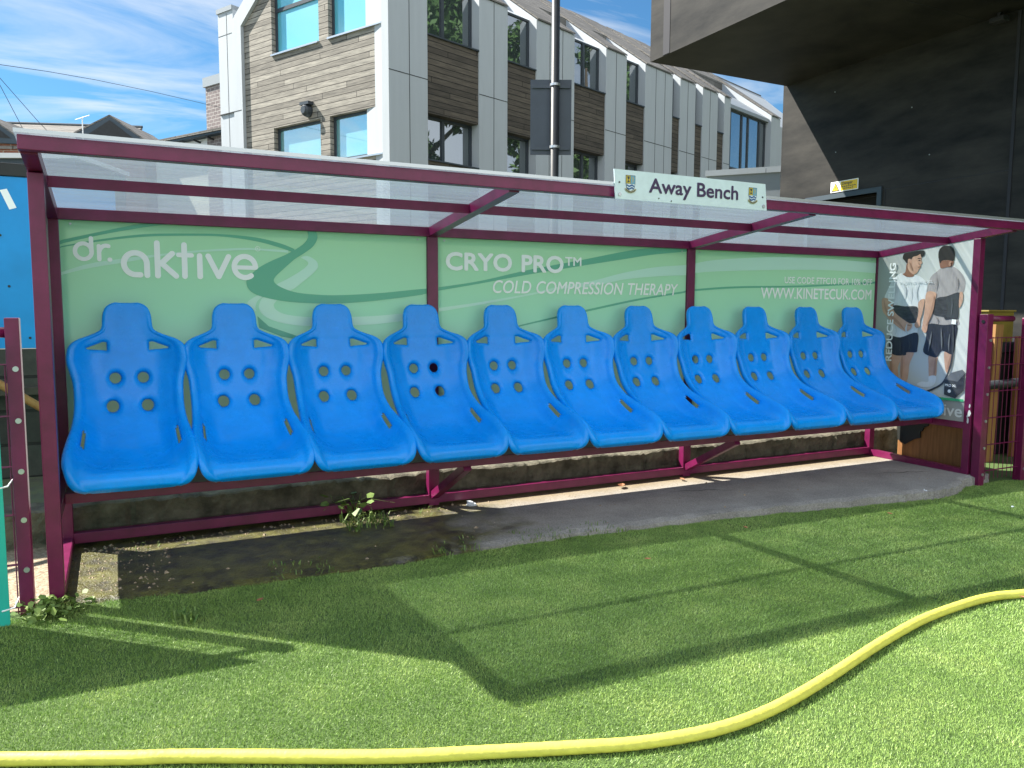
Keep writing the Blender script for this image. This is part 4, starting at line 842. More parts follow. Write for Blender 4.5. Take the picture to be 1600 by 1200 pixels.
YB = root('yellow_crate', (7.15, .35, .9), 'dark yellow box on the added dark box behind the right fence', 'crate')
link('crate_body', box(BM(), 6.80, 7.15, -.10, .12, .945, 1.20, bev=.004), 'crate_y', YB); link('crate_rim', box(BM(), 6.785, 7.165, -.11, .13, 1.201, 1.215, bev=.003), 'crate_y', YB)

# ------------------------------------------------------------------ main building
ORG = Vector((6.54, 15.02, 0.2)); AZB = R(90-69.8); AZA = R(90+26.5)-math.pi   # local x of the gable = towards the corner
MB_ = root('office_building', ORG, 'office building with grey concrete ribs, weathered timber cladding and a long slate roof', 'building', rz=AZB)
Z0 = 0.0
def bl(name, bm, m, par=MB_, rz=0.0):
    o = link(name, bm, m, par, world=False); o.rotation_euler = (0, 0, rz); return o
H = lambda z: z-.2
EV, PIT = 9.67, .75
def roofz(i): return EV+PIT*i
ribs = [(0, 1.26, [.66]), (3.12, 4.25, [3.70]), (5.49, 7.28, [6.1, 6.7]), (8.92, 10.08, [9.49]), (11.2, 12.98, [11.88, 12.47]), (13.5, 14.6, [14.05]), (15.13, 16.31, [15.71]), (16.83, 17.35, []), (21.04, 21.93, [])]
for s0, s1, js in ribs:
    bm = BM(); fs = prism(bm, [(0, 0), (0, H(EV)), (3.4, H(roofz(3.4))), (3.4, H(roofz(3.4))-.6), (.9, H(roofz(.9))-.62), (.9, 0)], 'x', s0, s1)
    rb = bl('concrete_rib', bm, 'concrete_pnl')
    bm = BM(); prism(bm, [(-.04, H(EV)+.0), (-.04, H(EV)+.05), (3.42, H(roofz(3.42))+.08), (3.42, H(roofz(3.42))+.02)], 'x', s0+.02, s1-.02); bl('slate_cap', bm, 'slate', rb)
    bm = BM(); box(bm, s0+.002, s1-.002, -.006, .01, H(7.075), H(7.095))
    for j in js: box(bm, j-.009, j+.009, -.0055, .01, 0, H(EV)-.01)
    bl('panel_joint', bm, 'joint', rb)
bys = [(1.26, 3.12, [2.05]), (4.25, 5.49, []), (7.28, 8.92, [8.1]), (10.08, 11.2, []), (12.98, 13.5, []), (14.6, 15.13, []), (16.31, 16.83, [])]
def window(s0, s1, z0, z1, inn, mulls, pane, par=MB_, rz=0.0, fw_=.06, trans=None):
    bm = BM()
    for a, b, c, d in ((s0, s1, z0, z0+fw_), (s0, s1, z1-fw_, z1), (s0, s0+fw_, z0+fw_, z1-fw_), (s1-fw_, s1, z0+fw_, z1-fw_)): box(bm, a, b, inn-.05, inn+.03, H(c), H(d))
    for q in mulls: box(bm, q-.05, q+.05, inn-.052, inn+.03, H(z0+fw_), H(z1-fw_))
    if trans: box(bm, s0+fw_, s1-fw_, inn-.048, inn+.03, H(trans-.05), H(trans+.05))
    fr2 = bl('window', bm, 'frame', par, rz)
    bm = BM(); box(bm, s0+.02, s1-.02, inn-.01, inn+.01, H(z0+.02), H(z1-.02)); bl('pane', bm, pane, fr2); fr2.children[0].rotation_euler = (0, 0, 0)
    return fr2
for s0, s1, ml in bys:
    e = .001
    bm = BM(); box(bm, s0+e, s1-e, .04, .5, H(6.27), H(8.21)); bl('timber_panel', bm, 'timber_shade')
    bm = BM(); box(bm, s0+e, s1-e, .04, .5, 0, H(5.06)); bl('timber_panel', bm, 'timber_shade')
    bl('window_sill', box(BM(), s0+e, s1-e, -.01, .34, H(8.21)+.001, H(8.25)), 'frame'); bl('window_sill', box(BM(), s0+e, s1-e, -.01, .34, H(5.06)+.001, H(5.10)), 'frame')
    window(s0+e, s1-e, 8.252, 9.72, .34, ml, 'pane_dark'); window(s0+e, s1-e, 5.102, 6.268, .34, ml, 'pane_dark')
    # slot over the bay in the roof: lower floor, then full roof above it
    bm = BM(); prism(bm, [(.30, H(9.722)), (1.75, H(roofz(1.75))-.40), (1.75, H(roofz(1.75))-.55), (.50, H(9.60))], 'x', s0+e, s1-e); bl('roof_slot', bm, 'concrete_pnl')
    bm = BM(); prism(bm, [(1.70, H(roofz(1.70))-.55), (1.70, H(roofz(1.70))+.04), (3.41, H(roofz(3.41))+.06), (3.41, H(roofz(3.41))-.5)], 'x', s0+e, s1-e); bl('roof_slope', bm, 'slate')
# glazed bay and far roof
bm = BM(); box(bm, 17.351, 21.039, .25, .5, 0, H(7.05)); bl('timber_panel', bm, 'timber_shade')
window(17.36, 21.03, 7.06, 9.40, .30, [17.74+.1, 18.85, 19.43, 20.45], 'pane_dark')
bm = BM(); prism(bm, [(.12, H(9.41)), (.12, H(9.55)), (2.4, H(roofz(2.4))-.3), (2.4, H(roofz(2.4))-.6), (.5, H(9.41))], 'x', 17.351, 21.039); bl('roof_slot', bm, 'zinc')
bm = BM(); prism(bm, [(2.41, H(roofz(2.4))-.6), (2.41, H(roofz(2.4))+.04), (3.41, H(roofz(3.41))+.06), (3.41, H(roofz(3.41))-.5)], 'x', 17.351, 21.039); bl('roof_slope', bm, 'slate')
bm = BM(); prism(bm, [(.30, 0), (.30, H(9.5)), (3.4, H(roofz(3.4))), (3.4, 0)], 'x', 21.94, 27); bl('end_wall', bm, 'concrete_pnl')
bm = BM(); prism(bm, [(3.42, H(roofz(3.42))+.06), (7.2, H(9.4)), (7.2, H(9.2)), (3.42, H(roofz(3.42))-.2)], 'x', .0, 27); bl('roof_slope', bm, 'slate')
# gable end: local x runs from the far left (-7.1) to the corner (0); y inward
A_ = AZA-AZB
bm = BM(); prism(bm, [(-5.93, 0), (-5.93, H(9.29)), (-4.6, H(10.29)), (-3.1, H(11.4)), (-1.5, H(11.2)), (-.24, H(10.1)), (-.24, 0)], 'y', .10, .16)
wall_cut = None
bm.free()
wins = [(-4.65, -2.65, 8.22, 11.0, 'pane_blind', 9.48), (-2.27, -.245, 8.22, 11.0, 'pane_blind', None), (-4.64, -2.65, 5.06, 6.27, 'pane_sky', None), (-2.27, -.245, 5.06, 6.27, 'pane_sky', None)]
bm = BM()
def tw(x0, x1, z0, z1): box(bm, x0, x1, .06, .32, H(z0), H(z1))
tw(-5.93, -.241, .2, 5.06); tw(-5.93, -4.65, 5.0601, 8.2199); tw(-4.6499, -.241, 6.2701, 8.2199); tw(-2.6499, -2.2701, 5.0601, 6.27); tw(-2.6499, -2.2701, 8.22, 11.0)
prism(bm, [(-5.93, H(8.22)), (-5.93, H(9.29)), (-4.65, H(10.25)), (-4.65, H(8.22))], 'y', .06, .32)
bl('timber_gable', bm, 'timber', MB_, A_)
for a, b, c, d, mm_, tz in wins:
    o = window(a+.001, b-.001, c+.05, d-.001, .24, [], mm_, MB_, A_, .07, tz)
    bm = BM(); box(bm, a+.001, b-.001, .0, .24, H(c)+.001, H(c)+.045); bl('window_sill', bm, 'alu', MB_, A_)
bm = BM(); prism(bm, [(-6.36, 0), (-6.36, H(9.52)), (-3.2, H(11.95)), (-3.2, H(11.40)), (-5.94, H(9.29)), (-5.94, 0)], 'y', -.04, .30); rb = bl('gable_frame', bm, 'concrete_pnl', MB_, A_)
bm = BM(); box(bm, -.24, -.001, .0, .3, 0, H(10.2)); bl('corner_rib', bm, 'concrete_pnl', MB_, A_)
bm = BM(); box(bm, -7.10, -6.362, .0, 1.2, 0, H(9.85)); cp_ = bl('end_pillar', bm, 'concrete_pnl', MB_, A_)
bm = BM(); box(bm, -7.13, -6.363, -.04, 1.24, H(9.85)+.001, H(9.98)); bl('pillar_cap', bm, 'zinc', cp_)
bm = BM(); box(bm, -7.09, -6.0, -.046, .01, H(6.94), H(6.96)); box(bm, -6.68, -6.665, -.005, .01, 0, H(9.8)); box(bm, -7.09, -6.37, -.005, .01, H(9.2), H(9.215)); bl('panel_joint', bm, 'joint', cp_)
# bulkhead lamp on the timber gable
bm = BM(); prof = [(.15, 0), (.155, -.06), (.14, -.15), (.09, -.22), (0, -.26)]
rings = [[bm.verts.new((-3.1+r_*math.cos(a), .06+y_-.0, H(6.52)+r_*math.sin(a)*1.1)) for a in np.linspace(0, 2*math.pi, 15)[:-1]] for r_, y_ in prof[:-1]]
for a, b in zip(rings, rings[1:]):
    for k in range(14): bm.faces.new((a[k], a[(k+1) % 14], b[(k+1) % 14], b[k]))
bm.faces.new(rings[-1]); box(bm, -3.28, -2.92, -.12, .06, H(6.66), H(6.74)); bl('bulkhead_lamp', bm, 'frame', MB_, A_)
# brick annex left of the gable
AN = root('brick_annex', ORG, 'mauve brick annex with metal parapet beside the timber gable', 'building', rz=AZB)
bm = BM(); box(bm, -8.32, -7.112, .3, 3.5, 0, H(8.02)); bl('wall', bm, 'brick_mauve', AN, A_)
bm = BM(); box(bm, -8.38, -7.113, .24, 3.56, H(8.02)+.001, H(8.30)); bl('parapet', bm, 'zinc', AN, A_)
bm = BM(); prism(bm, [(-7.78, H(8.301)), (-7.113, H(9.0)), (-7.113, H(8.301))], 'y', .8, 3.4); bl('roof', bm, 'slate', AN, A_)

# ------------------------------------------------------------------ dark building on the right
DB = root('dark_building', (8.5, 1, 0), 'dark clad building with a boxy overhang and doorway, right side', 'building')
bm = BM()
box(bm, 8.5, 8.75, 3.44, 3.97, -.1, 9); box(bm, 8.5, 8.75, 2.40, 3.4399, 2.62, 9); box(bm, 8.5, 8.75, .80, 2.3999, -.1, 9)
link('wall', bm, 'dark_clad', DB)
bm = BM(); box(bm, 8.47, 8.75, -7, .797, -.1, 9); link('wall', bm, 'dark_clad', DB)
link('corner_trim', box(BM(), 8.462, 8.75, .7975, .83, -.1, 4.2), 'dark_groove', DB)
bm = BM(); box(bm, 8.76, 14, 3.7, 3.97, -.1, 9); link('wall', bm, 'dark_clad', DB)
ov = link('overhang', box(BM(), 6.234, 8.499, -3.0, 3.912, 4.217, 9), 'dark_clad', DB)
link('overhang_groove', box(BM(), 6.229, 6.236, 3.535, 3.657, 4.225, 9), 'dark_groove', ov)
bm = BM()
box(bm, 8.496, 8.502, 2.296, 2.302, .0, 2.63); box(bm, 8.496, 8.502, .835, 2.40, 2.640, 2.647); box(bm, 8.4965, 8.502, 3.2, 3.97, 2.66, 2.666)
link('panel_joint', bm, 'dark_groove', DB)
for y_, z_ in ((3.1, 3.95), (2.0, 3.52), (1.75, 2.95), (3.05, 3.2)): link('fixing', disc(BM(), (8.5, y_, z_), (-1, 0, 0), .007, .005, 8), 'zinc', DB)
link('floodlight', box(BM(), 8.34, 8.45, .90, 1.05, 4.12, 4.17, bev=.01), 'dark_groove', DB); link('floodlight_bracket', box(BM(), 8.38, 8.41, .96, .99, 4.171, 4.216), 'dark_groove', DB)
bm = BM(); box(bm, 6.2325, 6.25, 1.2, 1.206, 4.22, 9); link('panel_joint', bm, 'dark_groove', ov)
bm = BM(); box(bm, 6.24, 8.49, 1.196, 1.203, 4.2145, 4.23); link('panel_joint', bm, 'dark_groove', ov)
df_ = BM(); box(df_, 8.478, 8.6, 2.34, 2.40, -.1, 2.68); box(df_, 8.478, 8.6, 3.44, 3.50, -.1, 2.68); box(df_, 8.478, 8.6, 2.4001, 3.4399, 2.62, 2.68); dfo = link('door_frame', df_, 'bluegrey', DB)
link('doorway', box(BM(), 8.70, 8.74, 2.405, 3.435, -.05, 2.61), 'interior', dfo)
DG = root('danger_sign', (8.49, 2.89, 2.69), 'yellow and white danger sign with warning triangle above the doorway', 'sign')
gx = 8.492
link('sign_plate', box(BM(), gx, gx+.005, 2.684, 3.101, 2.697, 2.828), 'white', DG)
dp = lambda off: (lambda u, v: (gx-off, -u, v))
def dpoly(nm, pts, m, off): link(nm, poly(BM(), [(gx-off, y, z) for y, z in pts]), m, DG)
dpoly('yellow_field', [(2.695, 2.706), (2.945, 2.706), (2.945, 2.819), (2.695, 2.819)], 'danger_y', .003)
dpoly('warning_triangle', [(2.962, 2.708), (3.085, 2.708), (3.024, 2.815)], 'crest_k', .003)
dpoly('triangle_field', [(2.978, 2.717), (3.069, 2.717), (3.024, 2.797)], 'danger_y', .0045)
dpoly('exclamation', [(3.018, 2.768), (3.030, 2.768), (3.027, 2.740), (3.021, 2.740)], 'crest_k', .006); dpoly('exclamation', [(3.019, 2.733), (3.029, 2.733), (3.029, 2.724), (3.019, 2.724)], 'crest_k', .006)
link('lettering', text('Danger', -2.925, -2.760, 2.777, 2.812, lambda u, v: (gx-.0045, -u, v), bold=.02), 'crest_k', DG)
for z, a, b in ((2.748, 2.925, 2.715), (2.725, 2.90, 2.745)):
    y = a
    bm = BM()
    while y > b: box(bm, gx-.0045, gx-.002, y-.022, y, z, z+.010); y -= .031
    link('small_print', bm, 'crest_k', DG)
# low grey wall beyond
LW = root('low_wall', (10.2, 6.6, .2), 'low grey wall with stone coping in front of the big glazed bay', 'wall')
d_ = Vector((.75, -.89, 0)).normalized(); n_ = Vector((.89, .75, 0)).normalized(); p_ = Vector((9.84, 7.05, 0))
def lw(a0, a1, b0, b1, z0, z1, m, nm):
    bm = BM(); vs = [bm.verts.new(p_+d_*a+n_*b+Vector((0, 0, z))) for a in (a0, a1) for b in (b0, b1) for z in (z0, z1)]
    for q in ((0, 1, 3, 2), (4, 6, 7, 5), (0, 4, 5, 1), (2, 3, 7, 6), (0, 2, 6, 4), (1, 5, 7, 3)): bm.faces.new([vs[i] for i in q])
    bmesh.ops.recalc_face_normals(bm, faces=bm.faces); link(nm, bm, m, LW)
lw(0, 4, 0, .3, 0, 3.58, 'zinc', 'wall_face'); lw(-.03, 1.0, -.04, .34, 3.581, 3.68, 'concrete_pnl', 'coping'); lw(1.01, 4.0, -.04, .34, 3.581, 3.68, 'concrete_pnl', 'coping')

# ------------------------------------------------------------------ lamp post with the back of a sign
LP = root('lamp_post', (5.38, 4.75, .2), 'tall dark lamp post behind the dugout roof', 'lamp post')
link('pole', tube(BM(), [(5.38, 4.75, .2), (5.38, 4.75, 1.4), (5.38, 4.75, 1.45), (5.39, 4.76, 9)], [.075, .075, .056, .050], 16), 'lamp_dark', LP, smooth=True)
link('lantern', box(BM(), 5.30, 5.95, 4.68, 4.84, 8.95, 9.06, bev=.02), 'lamp_dark', LP)
BS = root('sign_back', (5.38, 4.83, 3.2), 'grey back of a sign clamped to the lamp post', 'sign')
u_ = Vector((.893, -.45, 0)).normalized(); c0 = Vector((5.395, 4.80, 0)); nb = Vector((.45, .893, 0)).normalized()
def sb(a0, a1, b0, b1, z0, z1, m, nm, par=BS):
    bm = BM(); vs = [bm.verts.new(c0+u_*a+nb*b+Vector((0, 0, z))) for a in (a0, a1) for b in (b0, b1) for z in (z0, z1)]
    for q in ((0, 1, 3, 2), (4, 6, 7, 5), (0, 4, 5, 1), (2, 3, 7, 6), (0, 2, 6, 4), (1, 5, 7, 3)): bm.faces.new([vs[i] for i in q])
    bmesh.ops.recalc_face_normals(bm, faces=bm.faces); return link(nm, bm, m, par)
sb(-.30, .225, .03, .034, 3.19, 4.13, 'plate_back', 'sign_plate')
for z in (4.02, 3.25): sb(-.28, .205, .005, .028, z, z+.045, 'plate_back', 'mounting_channel')
for z in (4.02, 3.25): link('clamp', tube(BM(), [(5.382, 4.752, z+.008), (5.382, 4.752, z+.038)], .0655, 18), 'alu', BS)

# ------------------------------------------------------------------ houses beyond, left
def P3(x, y, z): return Vector((x, y, z))
ux = Vector((.893, -.45, 0)); uy = Vector((.45, .893, 0))
TH = root('brick_house', (-.8, 26.5, .2), 'red brick house with slate roof and two dark gables, far left', 'house')
def hb(bm, prof, a, d0, d1):   # profile (x across, z) extruded in depth, origin a
    A = [bm.verts.new(a+ux*p[0]+uy*d0+Vector((0, 0, p[1]))) for p in prof]; Bq = [bm.verts.new(a+ux*p[0]+uy*d1+Vector((0, 0, p[1]))) for p in prof]; n = len(prof)
    bm.faces.new(A); bm.faces.new(Bq[::-1])
    for i in range(n): bm.faces.new((A[i], Bq[i], Bq[(i+1) % n], A[(i+1) % n]))
    bmesh.ops.recalc_face_normals(bm, faces=bm.faces)
aR = Vector((.482, 25.6, 0))
bm = BM(); hb(bm, [(-7, 0), (1.0, 0), (1.0, 6.55), (-7, 6.55)], aR, .15, 5); link('wall', bm, 'brick_red', TH)
bm = BM()
q4 = [aR+ux*-7+uy*-.1+Vector((0, 0, 6.5)), aR+ux*-.2+uy*-.1+Vector((0, 0, 6.5)), aR+ux*-.2+uy*2.6+Vector((0, 0, 7.72)), aR+ux*-7+uy*2.6+Vector((0, 0, 7.90))]
top = [bm.verts.new(p) for p in q4]; bot = [bm.verts.new(p-Vector((0, 0, .08))) for p in q4]
bm.faces.new(top); bm.faces.new(bot[::-1])
for i in range(4): bm.faces.new((top[i], top[(i+1) % 4], bot[(i+1) % 4], bot[i]))
bmesh.ops.recalc_face_normals(bm, faces=bm.faces); rf = link('roof', bm, 'slate', TH)
bm = BM(); tube(bm, [q4[3]+Vector((0, 0, .02)), q4[2]+Vector((0, 0, .02))], .05, 8); link('ridge', bm, 'bluegrey', rf)
for ox in (0.0, -4.05):
    a = aR+ux*ox
    bm = BM(); hb(bm, [(-1.05, 6.68), (1.16, 6.56), (1.25, 6.60), (0, 7.47), (-1.15, 6.90), (-1.15, 6.68)], a, -.16, -.06); g_ = link('gable', bm, 'bluegrey', TH)
    bm = BM(); hb(bm, [(-.80, 6.84), (.78, 6.75), (0, 7.34)], a, -.145-.03, -.161); link('gable_infill', bm, 'black', g_)
    bm = BM(); hb(bm, [(-1.0, 0), (1.05, 0), (1.05, 6.60), (-1.0, 6.68)], a, -.05, .14); link('gable_wall', bm, 'brick_red', g_)
    bm = BM(); hb(bm, [(1.25, 6.60), (0, 7.47), (-1.2, 6.9), (-1.2, 6.95), (0, 7.52), (1.27, 6.64)], a, -.17, 3.0); link('gable_roof', bm, 'slate', g_)
AT = root('tv_aerial', (-.37, 25.7, 6.7), 'white television aerial on a thin mast by the right gable', 'aerial')
pA = Vector((-.385, 25.6, 0))
link('mast', tube(BM(), [pA+Vector((0, 0, 6.5)), pA+Vector((0, 0, 7.36))], .018, 8), 'faintwhite', AT)
bm = BM(); tube(bm, [pA+ux*-.22+Vector((0, 0, 7.30)), pA+ux*.24+Vector((0, 0, 7.44))], .014, 6)
for k in range(6): q = pA+ux*(-.18+.07*k)+Vector((0, 0, 7.31+.021*k)); tube(bm, [q-uy*.15+Vector((0, 0, -.06)), q+uy*.15+Vector((0, 0, .06))], .006, 5)
link('antenna', bm, 'faintwhite', AT)
SS = root('flat_roofed_shed', (-2.6, 22, .2), 'low flat roofed shed with pale roof edge before the brick house', 'shed')
bm = BM(); hb(bm, [(-2, 5.30), (2.4, 5.30), (2.4, 5.43), (-2, 5.43)], Vector((-2.6, 22, 0)), 0, 3); link('roof_edge', bm, 'faintwhite', SS)
bm = BM(); hb(bm, [(-1.9, 0), (2.3, 0), (2.3, 5.299), (-1.9, 5.299)], Vector((-2.6, 22, 0)), .1, 2.9); link('wall', bm, 'bluegrey', SS)
WH = root('cream_building', (3, 23.5, .2), 'cream rendered building with overhanging eave and gutter, left of the brick annex', 'building')
e0, e1 = Vector((1.44, 25.0, 0)), Vector((3.55, 21.2, 0)); ed = (e1-e0).normalized(); en = Vector((-ed.y, ed.x, 0));  en = en if en.x > 0 else -en
def wh(nm, m, n0, n1, z0, z1, par=WH):
    bm = BM(); vs = [bm.verts.new(p+en*n+Vector((0, 0, z))) for p in (e0, e1) for n in (n0, n1) for z in (z0, z1)]
    for q in ((0, 1, 3, 2), (4, 6, 7, 5), (0, 4, 5, 1), (2, 3, 7, 6), (0, 2, 6, 4), (1, 5, 7, 3)): bm.faces.new([vs[i] for i in q])
    bmesh.ops.recalc_face_normals(bm, faces=bm.faces); return link(nm, bm, m, par)
wh('wall', 'render', .35, 4, 0, 6.48); wh('soffit', 'bluegrey', .02, 4, 6.50, 6.56); wh('fascia', 'faintwhite', .30, .349, 6.15, 6.495); rw = wh('roof', 'slate', -.02, 4.1, 6.565, 6.64)
for k in range(6):
    q = e0+(e1-e0)*(k+.5)/6; bm = BM(); tube(bm, [q+en*.03+Vector((0, 0, 6.45)), q+en*.30+Vector((0, 0, 6.40))], .03, 6); link('eave_bracket', bm, 'black', WH)

# overhead cables
for nm, a, b, sag, lab in (('overhead_cable', (-4.6, 13.2, 6.35), (9.5, 24.0, 7.55), .0, 'long thin overhead cable crossing the blue sky, far left'), ('overhead_cable', (-1.9, 14.3, 6.75), (-.2, 13.25, 3.9), .0, 'thin overhead cable slanting steeply down, right of a close twin'), ('overhead_cable', (-1.75, 14.2, 6.6), (-1.0, 13.7, 4.3), .0, 'thin overhead cable slanting steeply down at the left photo edge')):
    pass
def cable(pts, lab): tag(link('overhead_cable', tube(BM(), pts, .006, 5), 'plate_back'), lab, 'cable', 'overhead cables in the left sky')
cable([(-4.0, 12.2, 5.2), (-2.37, 13.34, 5.62), (-1.48, 14.03, 5.81), (-.75, 15.35, 6.12), (.12, 16.66, 6.39), (1.35, 18.0, 6.60), (2.64, 19.37, 6.78), (3.2, 19.95, 6.85)], 'long thin overhead cable sloping gently across the left sky')
cable([(-2.1, 14.38, 6.35), (-1.486, 14.009, 5.555), (-.866, 13.609, 4.733), (0.0, 13.1, 3.7)], 'overhead cable slanting steeply down, the right one of a pair')
cable([(-1.79, 14.2, 6.1), (-1.492, 13.998, 5.421), (-1.192, 13.773, 4.731), (-.8, 13.5, 3.8)], 'overhead cable slanting steeply down, the left one of a pair')

# ------------------------------------------------------------------ trees
def leaves(n, blobs, size, seed):
    g = np.random.default_rng(seed); k = g.integers(0, len(blobs), n); Bl = np.array(blobs)
    d = g.normal(size=(n, 3)); d /= np.linalg.norm(d, axis=1)[:, None]; rr = g.uniform(.35, 1.0, n)**.6
    c = Bl[k, :3]+d*(rr*Bl[k, 3])[:, None]*np.array([1, 1, .8])
    a = g.normal(size=(n, 3)); a /= np.linalg.norm(a, axis=1)[:, None]; b = np.cross(a, g.normal(size=(n, 3))); b /= np.linalg.norm(b, axis=1)[:, None]
    s = (size*g.uniform(.6, 1.3, n))[:, None]
    V = np.stack([c-a*s, c+b*s*.45, c+a*s, c-b*s*.45], 1).reshape(-1, 3); m_ = len(V)
    me = bpy.data.meshes.new('crown'); me.vertices.add(m_); me.vertices.foreach_set('co', V.reshape(-1).astype(np.float32)); me.loops.add(m_); me.loops.foreach_set('vertex_index', np.arange(m_, dtype=np.int32))
    me.polygons.add(m_//4); me.polygons.foreach_set('loop_start', np.arange(0, m_, 4, dtype=np.int32)); me.update(); me.materials.append(MT['leaf']); return me
def tree(x, y, h, r_, seed, label, n=14000, size=.16):
    g = random.Random(seed); T = root('broadleaf_tree', (x, y, .1), label, 'tree', 'trees around the ground')
    bm = BM(); tube(bm, [(x, y, 0), (x+.1, y, h*.3), (x, y+.1, h*.6), (x, y, h*.85)], [h*.03, h*.024, h*.014, h*.004], 10)
    blobs = []
    for k in range(16):
        a = g.uniform(0, 6.28); q = g.uniform(.15, .85)*r_; z = h*g.uniform(.42, .92); q *= 1.15-abs(z/h-.6)
        blobs.append((x+q*math.cos(a), y+q*math.sin(a), z, r_*g.uniform(.26, .42)))
        tube(bm, [(x, y, h*.35+.25*(z-h*.35)), (x+q*.5*math.cos(a), y+q*.5*math.sin(a), z*.85), (x+q*math.cos(a), y+q*math.sin(a), z)], [h*.010, h*.006, h*.002], 6)
    link('trunk', bm, 'bark', T)
    o = bpy.data.objects.new('crown', leaves(n, blobs, size, seed)); COL.objects.link(o); o.parent = T; o.matrix_parent_inverse = Matrix.Translation(-T.location)
tree(-5.0, 12.0, 8.2, 2.6, 11, 'leafy tree reaching in from the far left edge', 9000, .11)
bm = BM(); tube(bm, [(-3.2, 10.6, 4.9), (-2.1, 10.4, 4.75), (-1.25, 10.25, 4.62)], [.05, .025, .008], 6)
tree(27, 4, 20, 7.5, 3, 'large tree across the pitch, nearest of the big four', 22000, .30)
tree(35, -6, 23, 8.5, 5, 'large tree across the pitch, tallest of the big four', 22000, .33)
tree(43, 9, 21, 8.0, 8, 'large tree across the pitch, farthest of the big four', 18000, .33)
tree(29, -17, 19, 7.0, 9, 'large tree across the pitch, southernmost of the big four', 18000, .30)
bm.free()

# ------------------------------------------------------------------ weeds, leaves, litter
def tuft(name, x, y, z, n, h, spread, label, cat='weed', m='weed', wide=.006, seed=1, leafy=False):
    g = random.Random(seed); bm = BM()
    for k in range(n):
        a = g.uniform(0, 6.28); l = h*g.uniform(.5, 1.1); le = g.uniform(.25, 1.6); q = Vector((x+g.uniform(-1, 1)*spread*.4, y+g.uniform(-1, 1)*spread*.4, z)); d = Vector((math.cos(a), math.sin(a), 0)); s = Vector((-d.y, d.x, 0))*wide*g.uniform(.6, 1.3)
        mid = q+d*l*le*.35+Vector((0, 0, l*.65)); tip = q+d*l*le*.9+Vector((0, 0, l*(1-.3*le)))
        if leafy:
            wv = wide*g.uniform(1.5, 3); e_ = Vector((g.uniform(-1, 1), g.uniform(-1, 1), g.uniform(-.3, .6))).normalized(); f_ = e_.cross(Vector((g.uniform(-1, 1), g.uniform(-1, 1), 1))).normalized()
            bm.faces.new([bm.verts.new(v) for v in (tip-e_*wv, tip-e_*wv*.3+f_*wv*.8, tip+e_*wv*.9+f_*wv*.3, tip+e_*wv*.8-f_*wv*.5, tip-f_*wv*.8)])
            s = s*.25
        v = [bm.verts.new(p) for p in (q-s, q+s, mid+s*.8, mid-s*.8)]; bm.faces.new(v); bm.faces.new((v[3], v[2], bm.verts.new(tip)))
    return tag(link(name, bm, m), label, cat)
tuft('clover_plant', .015, -.885, .05, 190, .075, .17, 'green clover-like weed at the foot of the left post', 'weed', 'weed', .0062, 2, True)
tuft('weed', 1.405, -.035, .07, 26, .16, .07, 'tall pale weed growing against the rear base rail', 'weed', 'weed', .012, 3, True)
tuft('grass_tuft', 1.42, -.22, .068, 130, .07, .30, 'loose tuft of grass growing on the mossy slab below the tall weed', 'grass tuft', 'weed', .003, 4)
tuft('grass_tuft', .45, -1.16, .054, 30, .05, .10, 'small stray grass tuft on the turf near the left post', 'grass tuft', 'weed', .004, 5)
for i, (x, y, n, lb) in enumerate(((.42, -.07, 22, 'small weed by the left end of the base rail'), (1.75, -.06, 16, 'tiny weed by the base rail just right of the tall weed'), (1.70, -.80, 80, 'grass tuft at the slab edge left of the wet patch'), (2.15, -.80, 70, 'grass tuft at the slab edge where the wet patch ends'), (2.45, -.83, 60, 'grass tuft at the edge of the dry concrete'), (.95, -.80, 80, 'grass tuft at the muddy left slab edge'))):
    tuft('grass_tuft', x, y, .06, n, .034, .34, lb, 'grass tuft', 'weed', .0022, 20+i)
bm = BM(); g = random.Random(5)
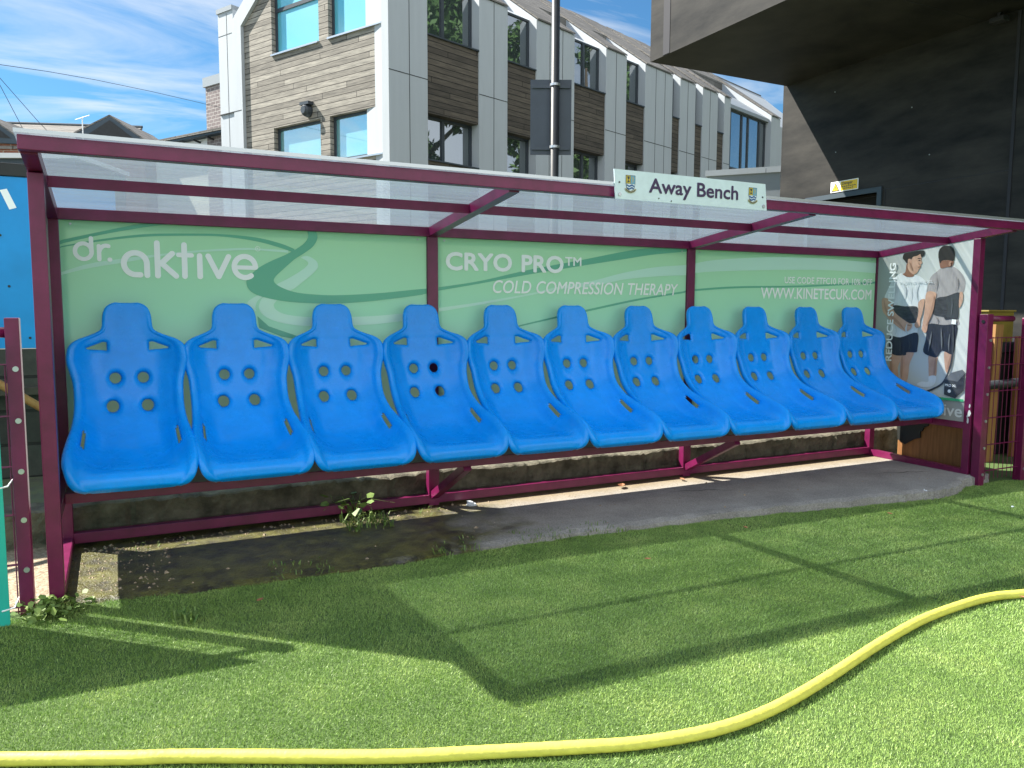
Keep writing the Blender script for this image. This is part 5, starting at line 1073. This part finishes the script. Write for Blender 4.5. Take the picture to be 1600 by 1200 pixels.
for k in range(420):
    u_ = g.random()
    if u_ < .45: x, y = g.uniform(.06, 2.3), -.02-abs(g.gauss(0, .07))
    elif u_ < .8: x, y = g.uniform(.08, .45), g.uniform(-.75, -.1)
    else: x, y = g.uniform(.3, 5.3), g.uniform(-.78, -.05)
    s_ = g.uniform(.002, .009)*(1 if g.random() < .9 else 1.8); c = Vector((x, y, ZS+s_*.25)); a = g.uniform(0, 6.28)
    vs = [bm.verts.new(c+Vector((math.cos(a+q*1.571)*s_*g.uniform(.5, 1.2), math.sin(a+q*1.571)*s_*g.uniform(.5, 1.2), -s_*.25))) for q in range(4)]; m_ = bm.verts.new(c+Vector((0, 0, s_*.5)))
    for q in range(4): bm.faces.new((vs[q], vs[(q+1) % 4], m_))
tag(link('debris', bm, 'gravel'), 'bits of grit and leaf debris scattered on the slab', 'debris', kind='stuff')
def leaf(x, y, z, s, seed, label):
    g = random.Random(seed); a = g.uniform(0, 6.28); c, d = math.cos(a), math.sin(a); bm = BM(); P = [(-1, 0), (-.5, .45), (.1, .55), (.6, .3), (1, 0), (.6, -.35), (.1, -.5), (-.5, -.4)]
    vs = [bm.verts.new((x+s*(p*c-q*d), y+s*(p*d+q*c), z+.004+s*.5*abs(q)+s*.25*p*p)) for p, q in P]; m_ = bm.verts.new((x, y, z+.003))
    for k in range(8): bm.faces.new((vs[k], vs[(k+1) % 8], m_))
    tag(link('dead_leaf', bm, 'deadleaf'), label, 'leaf', 'dead leaves lying around')
leaf(3.13, -.09, .075, .045, 1, 'curled brown leaf on the slab by the base rail'); leaf(2.437, -1.308, .048, .018, 2, 'small brown leaf on the shaded turf, middle')
leaf(3.25, -1.08, .04, .018, 3, 'tiny brown leaf on turf, right of the middle leaf'); leaf(4.243, -1.197, .028, .02, 4, 'brown leaf on turf near the slab front'); leaf(.73, -1.10, .066, .02, 5, 'brown leaf on the dark turf, left'); leaf(3.49, -2.39, .055, .014, 6, 'brown leaf in front of the yellow hose'); leaf(1.43, -.06, .09, .04, 7, 'brown leaf under the tall weed'); leaf(3.62, -.09, .072, .03, 8, 'pale brown leaf on the lit strip by the right strut')
def crumple(x, y, z, s, seed, label):
    g = random.Random(seed); bm = BM(); bmesh.ops.create_icosphere(bm, subdivisions=2, radius=s)
    for v in bm.verts: v.co *= g.uniform(.45, 1.15); v.co.z = abs(v.co.z)*.8; v.co += Vector((x, y, z))
    tag(link('plastic_litter', bm, 'litter'), label, 'litter', 'bits of plastic litter')
crumple(2.072, -.09, .07, .036, 1, 'crumpled clear plastic on the slab near the left strut'); crumple(4.86, -.97, .045, .030, 2, 'crumpled plastic at the front edge of the slab, right'); crumple(5.15, -1.36, .01, .010, 3, 'tiny white scrap on the turf, right')
